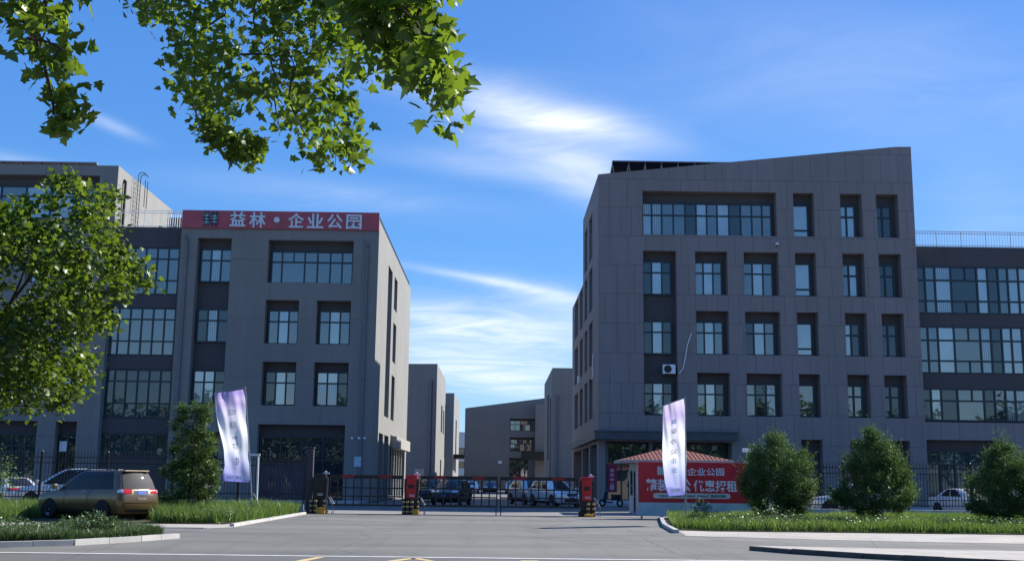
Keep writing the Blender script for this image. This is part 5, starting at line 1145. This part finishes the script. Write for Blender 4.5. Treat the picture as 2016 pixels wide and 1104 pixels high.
def tree(label, name, base, trunk_top, r0, cen, pos, leaf, tpl, lm, group=None, cat='tree', up=.5, hang=.2, nl=9, nt_=40, sub=.012, tint=None):
    base = Vector(base); r = empty(name, tuple(base), 0, label, cat, group); rng = np.random.default_rng(int(abs(base.x*100+base.y*10))+3); b = MB(); tt = Vector(trunk_top)-base
    limb(b, (0, 0, -.1), tt, r0, r0*.55, rng, .02, 8, 12); C_ = [Vector(c)-base for c in cen]; C_.sort(key=lambda q: rng.random()); forks = []
    for c in C_[:nl]:
        s = Vector((0, 0, 0)).lerp(tt, rng.uniform(.7, 1)); pts = limb(b, s, c, r0*.38, r0*.08, rng, .1, 7, 7); forks += pts[2:]
    for c in C_[nl:nl+nt_]:
        s = min(forks, key=lambda q: (q-c).length+.6*max(0, (q-tt).length-(c-tt).length)); limb(b, s, c, sub*2, sub*.6, rng, .12, 5, 5)
    b.build('trunk', BARK, r, True); scatter('crown', pos-np.array(base), leaf, tpl, lm, r, up, rng, hang, tint); return r
# big plane tree overhead: trunk out of frame to the left, branches reaching over the forecourt
rg = np.random.default_rng(11)
pA = [(-80, -200), (150, -200), (148, 40), (150, 70), (162, 150), (132, 160), (112, 150), (75, 150), (45, 95), (0, 70), (-80, 40)]
pA2 = [(95, 165), (130, 165), (180, 225), (172, 238), (140, 240), (130, 262), (115, 255), (122, 220), (95, 190)]
pB = [(275, -200), (870, -200), (840, 20), (735, 130), (738, 155), (700, 190), (708, 245), (718, 285), (668, 330), (640, 315), (575, 282), (540, 235), (470, 225), (430, 240), (395, 235), (350, 180), (335, 130), (350, 90), (300, 55), (272, 25)]
pB2 = [(395, 235), (430, 238), (475, 255), (512, 298), (505, 315), (488, 315), (440, 290), (400, 262)]
pC = [(640, -200), (880, -200), (870, 0), (900, 80), (895, 130), (888, 200), (898, 230), (890, 250), (870, 262), (840, 235), (852, 200), (835, 170), (790, 165), (750, 120), (720, 60), (660, 20)]
parts = []; cens = []
for poly, D, nc, per, sg_, th in ((pA, 9.2, 120, 7, .08, .7), (pA2, 9.2, 22, 6, .06, .2), (pB, 12.0, 400, 14, .105, 1.7), (pB2, 12.0, 44, 10, .08, .3), (pC, 8.4, 210, 7, .08, .6)):
    p_, c_ = crown_points(poly, D, nc, per, sg_, rg, th); parts.append((p_, D)); cens.append(c_)
# crown above and behind the frame, so the tree is whole from beside
extra = np.array([[rg.uniform(-11, 3), rg.uniform(5.5, 15), 0] for _ in range(330)]); extra[:, 2] = 7.6+rg.uniform(0, 3.5, 330)*(1-((extra[:, 0]+4)/9)**2)+(extra[:, 1]-5)*.12
eidx = np.repeat(np.arange(330), 10); epos = extra[eidx]+rg.normal(size=(len(eidx), 3))*.3
posO = np.concatenate([p_ for p_, _ in parts]+[epos]); base = Vector((-7.2, 7.5, 0))
r = empty('plane_tree', tuple(base), 0, 'overhanging plane tree whose leafy branches hang in from above', 'tree'); b = MB(); rngt = np.random.default_rng(5)
limb(b, (0, 0, -.1), (.1, .2, 6.4), .30, .2, rngt, .02, 8, 14); nodes = []
for c in [(-6.0, 9.2, 8.2), (-3.0, 11.5, 8.6), (-1.2, 8.6, 7.6), (-4.6, 12.8, 8.4), (-9, 9, 8.8), (-6, 5.5, 8.8), (-1.5, 12.2, 8.0)]: nodes += limb(b, (.1, .2, 6.3), Vector(c)-base+Vector((0, 0, .5)), .12, .035, rngt, .05, 9, 9)[3:]
allc = np.concatenate(cens); order = rngt.permutation(len(allc))[:150]
order = sorted(order, key=lambda i: -allc[i][2])
for i in order:
    c = Vector(allc[i])-base; s = min(nodes, key=lambda q: (q-c).length); nodes += limb(b, s, c, .016, .005, rngt, .12, 5, 5)[1:]
b.build('trunk', BARK, r, True)
bs = np.array(base); szs = []
for p_, D in parts: szs.append(np.full(len(p_), .105 if D > 11 else .12))
szs.append(np.full(len(epos), .2))
def scatter_sized(name, pos, sizes, tpl, m, parent, up, rng, hang): 
    return scatter(name, pos, sizes, tpl, m, parent, up, rng, hang)
scatter('crown', posO-bs, np.concatenate(szs), leaf_template(), PLANE2, r, .25, rngt, .35)
# seed balls hanging
for k in range(26):
    b = MB(); c = allc[rngt.integers(len(allc))]-bs; b.lathe([(0, -.018), (.013, -.012), (.018, 0), (.013, .012), (0, .018)], 8, T=lambda a, e_, d_, c=c: (c[0]+a, c[1]+e_, c[2]-.16+d_)); b.tube([(c[0], c[1], c[2]), (c[0], c[1], c[2]-.145)], .003, 4)
    b.build('seed_ball', BARK, r)
# young plane tree at the left
pL = [(-330, 480), (-200, 380), (-60, 370), (30, 395), (60, 380), (95, 360), (140, 348), (160, 372), (205, 368), (228, 395), (222, 430), (240, 465), (232, 500), (290, 530), (292, 552), (240, 570), (232, 600), (205, 615), (225, 640), (180, 660), (170, 690), (190, 705), (178, 735), (180, 775), (125, 800), (95, 812), (60, 800), (20, 812), (-60, 830), (-250, 800), (-350, 650)]
rg = np.random.default_rng(21); p_, c_ = crown_points(pL, 25.5, 480, 52, .17, rg, None, .8); bL = Vector((-13.6, 26.2, .1))
tree('young plane tree in the near planting island at the left edge', 'plane_tree', bL, (-13.4, 26.0, 3.4), .13, c_, p_, .135, leaf_template(), PLANE, None, 'tree', .35, .3, 12, 70, .010)
# low branch of shrub at the left margin
pS = [(-90, 850), (0, 870), (25, 910), (35, 935), (15, 985), (-90, 1000)]
p_, c_ = crown_points(pS, 34, 60, 26, .12, rg); tree('small broad-leaved bush cut by the left frame edge', 'bush', (float(onG(-40, 1040)[0]), 34, 0), (float(onG(-40, 1040)[0]), 34, .6), .04, c_, p_, .10, diamond(.6), CONIF, None, 'bush', .6, 0, 6, 20, .008)
# feathery young conifer by the left flag
pK = [(352, 800), (375, 788), (415, 793), (418, 822), (408, 835), (420, 860), (422, 885), (412, 900), (428, 925), (425, 955), (415, 980), (400, 998), (330, 1000), (318, 980), (338, 950), (322, 925), (345, 905), (322, 880), (348, 858), (330, 842), (352, 825)]
rg = np.random.default_rng(31); DK = 46.5; p_, c_ = crown_points(pK, DK, 330, 55, .10, rg); cx = float(np.mean(c_[:, 0])); dirs = p_-np.array([cx, DK, 0]); dirs[:, 2] = -.12; dirs /= np.linalg.norm(dirs, axis=1)[:, None]
rK = empty('young_conifer', (cx, DK, .1), 0, 'feathery young conifer on the left lawn between van and flag', 'tree'); b = MB(); rr2 = np.random.default_rng(4); zt_k = float(p_[:, 2].max()); limb(b, (0, 0, 0), (0, 0, zt_k-.2), .06, .01, rr2, .005, 8, 8)
for c in c_[:90]: q = Vector(c)-Vector((cx, DK, .1)); limb(b, (0, 0, min(zt_k-.3, q.z+.15)), q, .012, .004, rr2, .05, 4, 5)
b.build('trunk', BARK, rK, True); scatter('crown', p_-np.array([cx, DK, .1]), .15, diamond(.28), CONIF, rK, .9, rr2, .0, dirs=dirs)
# three bushes on the right lawn
BU = lambda *q: [(1378+a/3.16, 788+c/3.16) for a, c in q]
for poly, D, sd_, lb in ((BU((250, 400), (290, 340), (330, 300), (350, 240), (400, 250), (420, 210), (500, 200), (550, 240), (560, 290), (590, 375), (620, 330), (650, 310), (690, 380), (700, 450), (725, 530), (700, 600), (650, 650), (640, 740), (440, 760), (380, 700), (300, 650), (260, 560)), 43.5, 41, 'dark bushy shrub at the right end of the red billboard'),
                         (BU((870, 560), (880, 440), (910, 330), (950, 300), (950, 250), (1030, 220), (1040, 160), (1090, 160), (1120, 200), (1190, 270), (1240, 320), (1260, 380), (1300, 450), (1320, 530), (1350, 570), (1330, 640), (1250, 700), (1100, 720), (950, 700), (880, 660), (830, 640), (810, 590)), 43, 42, 'dark bushy shrub with a pointed top between the two fence stretches'),
                         (BU((1660, 560), (1690, 460), (1750, 450), (1780, 340), (1820, 270), (1880, 250), (1940, 270), (1960, 320), (2016, 320), (2080, 360), (2150, 480), (2150, 700), (2000, 750), (1800, 740), (1700, 700), (1650, 640)), 42.5, 43, 'dark bushy shrub cut by the right frame edge')):
    rg = np.random.default_rng(sd_); cxp = sum(q[0] for q in poly)/len(poly); p_, c_ = crown_points([(x_+(cxp-x_)*.05, y_+(950-y_)*.05) for x_, y_ in poly], D, 330, 165, .125, rg, None, .85); cx = float(np.mean(c_[:, 0])); ctr = np.array([cx, D, 1.2])
    sh = []
    for q in range(170):
        o_ = c_[rg.integers(len(c_))]; d_ = (o_-ctr)*np.array([1, 1, .7])+np.array([0, 0, .9]); d_ /= np.linalg.norm(d_); ln = rg.uniform(.3, .75); k_ = rg.uniform(0, 1, 30)
        sh.append(o_+d_*ln*k_[:, None]+rg.normal(size=(30, 3))*.028*(1.3-k_[:, None]))
    p_ = np.concatenate([p_]+sh)
    tree(lb, 'bush', (cx, D, .1), (cx, D, 1.1), .05, c_, p_, .07, diamond(.5), BUSHM, 'bushes on the right lawn', 'bush', .35, -.4, 10, 40, .008)
rg = np.random.default_rng(51)
# small dark weeds by the billboard and one weedy clump in front of bush one
for poly, D, lb in (([(1478, 1000), (1500, 985), (1540, 1000), (1580, 1010), (1590, 1040), (1480, 1042)], 40, 'leafy weed clump at the foot of the shrub by the billboard'), ([(1358, 1015), (1370, 985), (1385, 980), (1400, 1000), (1405, 1030), (1362, 1035)], 42, 'small dark weed clump in front of the billboard right of the flag'),
                    ([(140, 1012), (190, 1006), (222, 1014), (222, 1042), (175, 1052), (145, 1045)], 28.5, 'leafy weed clump in the near island below the van')):
    p_, c_ = crown_points(poly, D, 60, 26, .06 if D > 30 else .05, rg); cx = float(np.mean(c_[:, 0])); tree(lb, 'weed_clump', (cx, D, .1), (cx, D, .3), .015, c_, p_, .07, diamond(.6), WEEDM, 'weed clumps', 'weeds', .7, -.2, 5, 8, .005)
# trees across the road behind the camera, mirrored in the lower windows
rg = np.random.default_rng(61)
for k in range(22):
    x = -88+k*8.2+rg.uniform(-1.5, 1.5); y = -19+rg.uniform(-2, 2); h = rg.uniform(12.5, 16.5); n = 170; u = rg.normal(size=(n, 3)); u /= np.linalg.norm(u, axis=1)[:, None]; c_ = u*rg.uniform(.3, 1, n)[:, None]**.5*np.array([4.6, 4, h*.45])+np.array([x, y, h*.54])
    idx = np.repeat(np.arange(n), 16); p_ = c_[idx]+rg.normal(size=(len(idx), 3))*.6
    tree('street tree across the road behind the viewer, seen only as a reflection', 'street_tree', (x, y, 0), (x, y, h*.4), .2, c_, p_, .75, diamond(.8), BUSHM, 'street trees behind the viewer', 'tree', .4, .2, 8, 14, .02)

# ------------------------------------------------------------------ grass
def grass(name, poly, n, hmin, hmax, z0, rng, wd=.028, seedm=.15, label=None, m=GRASSM, clump=1.):
    P = np.array(poly); x0, y0 = P.min(0); x1, y1 = P.max(0); X = rng.uniform(x0, x1, n*3); Y = rng.uniform(y0, y1, n*3); ok = inside(poly, X, Y) & ~((np.abs((X+14.75)*math.cos(math.radians(149))+(Y-42.1)*math.sin(math.radians(149))) < 2.5) & (np.abs(-(X+14.75)*math.sin(math.radians(149))+(Y-42.1)*math.cos(math.radians(149))) < 1.05)) & ~((X > -16.8) & (X < -11.9) & (Y < 42.1-(X+14.75)*.45)); X = X[ok][:n]; Y = Y[ok][:n]; k = len(X)
    f = .5+.5*np.sin(X*.9+1.7*np.sin(Y*.7))*np.cos(Y*1.1+1.3*np.sin(X*.5)); g = .5+.5*np.sin(X*3.1+2*np.sin(Y*2.3))*np.sin(Y*2.7+X*.6)
    H = (hmin+(hmax-hmin)*(.35*f+.35*g+.3*rng.random(k)))*rng.uniform(.6, 1.1, k); a = rng.uniform(0, 2*math.pi, k); lean = rng.uniform(.05, .8, k)*H; b_ = rng.uniform(0, 2*math.pi, k)
    w = wd*rng.uniform(.6, 1.3, k); ux, uy = np.cos(a)*w, np.sin(a)*w; lx, ly = np.cos(b_)*lean, np.sin(b_)*lean
    v0 = np.stack([X-ux, Y-uy, np.full(k, z0)], 1); v1 = np.stack([X+ux, Y+uy, np.full(k, z0)], 1); v2 = np.stack([X+ux*.7+lx*.4, Y+uy*.7+ly*.4, z0+H*.6], 1); v3 = np.stack([X-ux*.7+lx*.4, Y-uy*.7+ly*.4, z0+H*.6], 1); v4 = np.stack([X+lx, Y+ly, z0+H], 1)
    V = np.stack([v0, v1, v2, v3, v4], 1).reshape(-1, 3); base_ = (np.arange(k)*5)[:, None]; Fi = np.concatenate([base_+np.array([[0, 1, 2]]), base_+np.array([[0, 2, 3]]), base_+np.array([[3, 2, 4]])])
    lf = .5+.5*np.sin(X*.45+1.1*np.sin(Y*.6+X*.2))*np.cos(Y*.8+X*.31); ti = np.clip(-.02+.30*g*f+.42*lf+rng.normal(0, .13, k)+(rng.random(k) < seedm)*.32, 0, 1); o = fast_mesh(name, V, Fi, m, np.repeat(ti, 5)); tag(o, label, None, None, 'stuff'); return o
rg = np.random.default_rng(71)
grass('grass', [(-34, 39.2), (-12.2, 39.2), (-9.7, 39.5), (-8.95, 42), (-8.95, 51.6), (-34, 51.6)], 130000, .26, .80, .03, rg, .013, .15, 'tall unmown grass on the left lawn')
grass('grass', [(6.2, 39.3), (7.3, 38.5), (34, 38.5), (34, 51.9), (7.8, 51.9), (7.1, 47), (6.4, 41.5)], 140000, .18, .58, .03, rg, .013, .26, 'tall unmown grass on the right lawn')
grass('grass', [(-16, 25.6), (-11.3, 25.8), (-9.95, 26.8), (-9.1, 28.7), (-8.7, 30.0), (-9.8, 30.6), (-12, 31), (-17.5, 31)], 46000, .12, .42, .1, rg, .009, .1, 'weedy grass in the near planting island', WEEDM)
# broad-leaved ground cover among the grass of the near island
n = 9000; X = rg.uniform(-16.5, -9.2, n); Y = rg.uniform(25.8, 30.7, n); ok = inside([(-16.5, 25.9), (-11.4, 26.1), (-10.2, 27.0), (-9.9, 28.7), (-9.8, 30.2), (-12, 30.7), (-17, 30.7)], X, Y)
pos = np.stack([X, Y, .1+rg.uniform(.03, .46, n)*(.5+.5*np.sin(X*2+Y)**2)*np.clip((-8.9-X)/1.2, .25, 1)], 1)[ok]
o = scatter('weeds', pos, .085, diamond(.65), WEEDM, None, .7, rg, 0); tag(o, None, None, None, 'stuff'); o['label'] = 'leafy weeds growing over the near planting island'
n = 7000; pos = np.stack([rg.uniform(-33, -9, n), rg.uniform(39.4, 41.6, n), .05+rg.uniform(.02, .5, n)], 1); pos = pos[(pos[:, 0] < -19) | (pos[:, 0] > -11.2)]; o = scatter('weeds', pos, .09, diamond(.4), WEEDM, None, .5, rg, 0); tag(o, 'leafy weeds along the front of the left lawn', None, None, 'stuff')
n = 7000; pos = np.stack([rg.uniform(7.4, 33, n), rg.uniform(38.6, 40.6, n), .1+rg.uniform(.02, .45, n)], 1); o = scatter('weeds', pos, .09, diamond(.4), WEEDM, None, .5, rg, 0); tag(o, 'leafy weeds along the front of the right lawn', None, None, 'stuff')
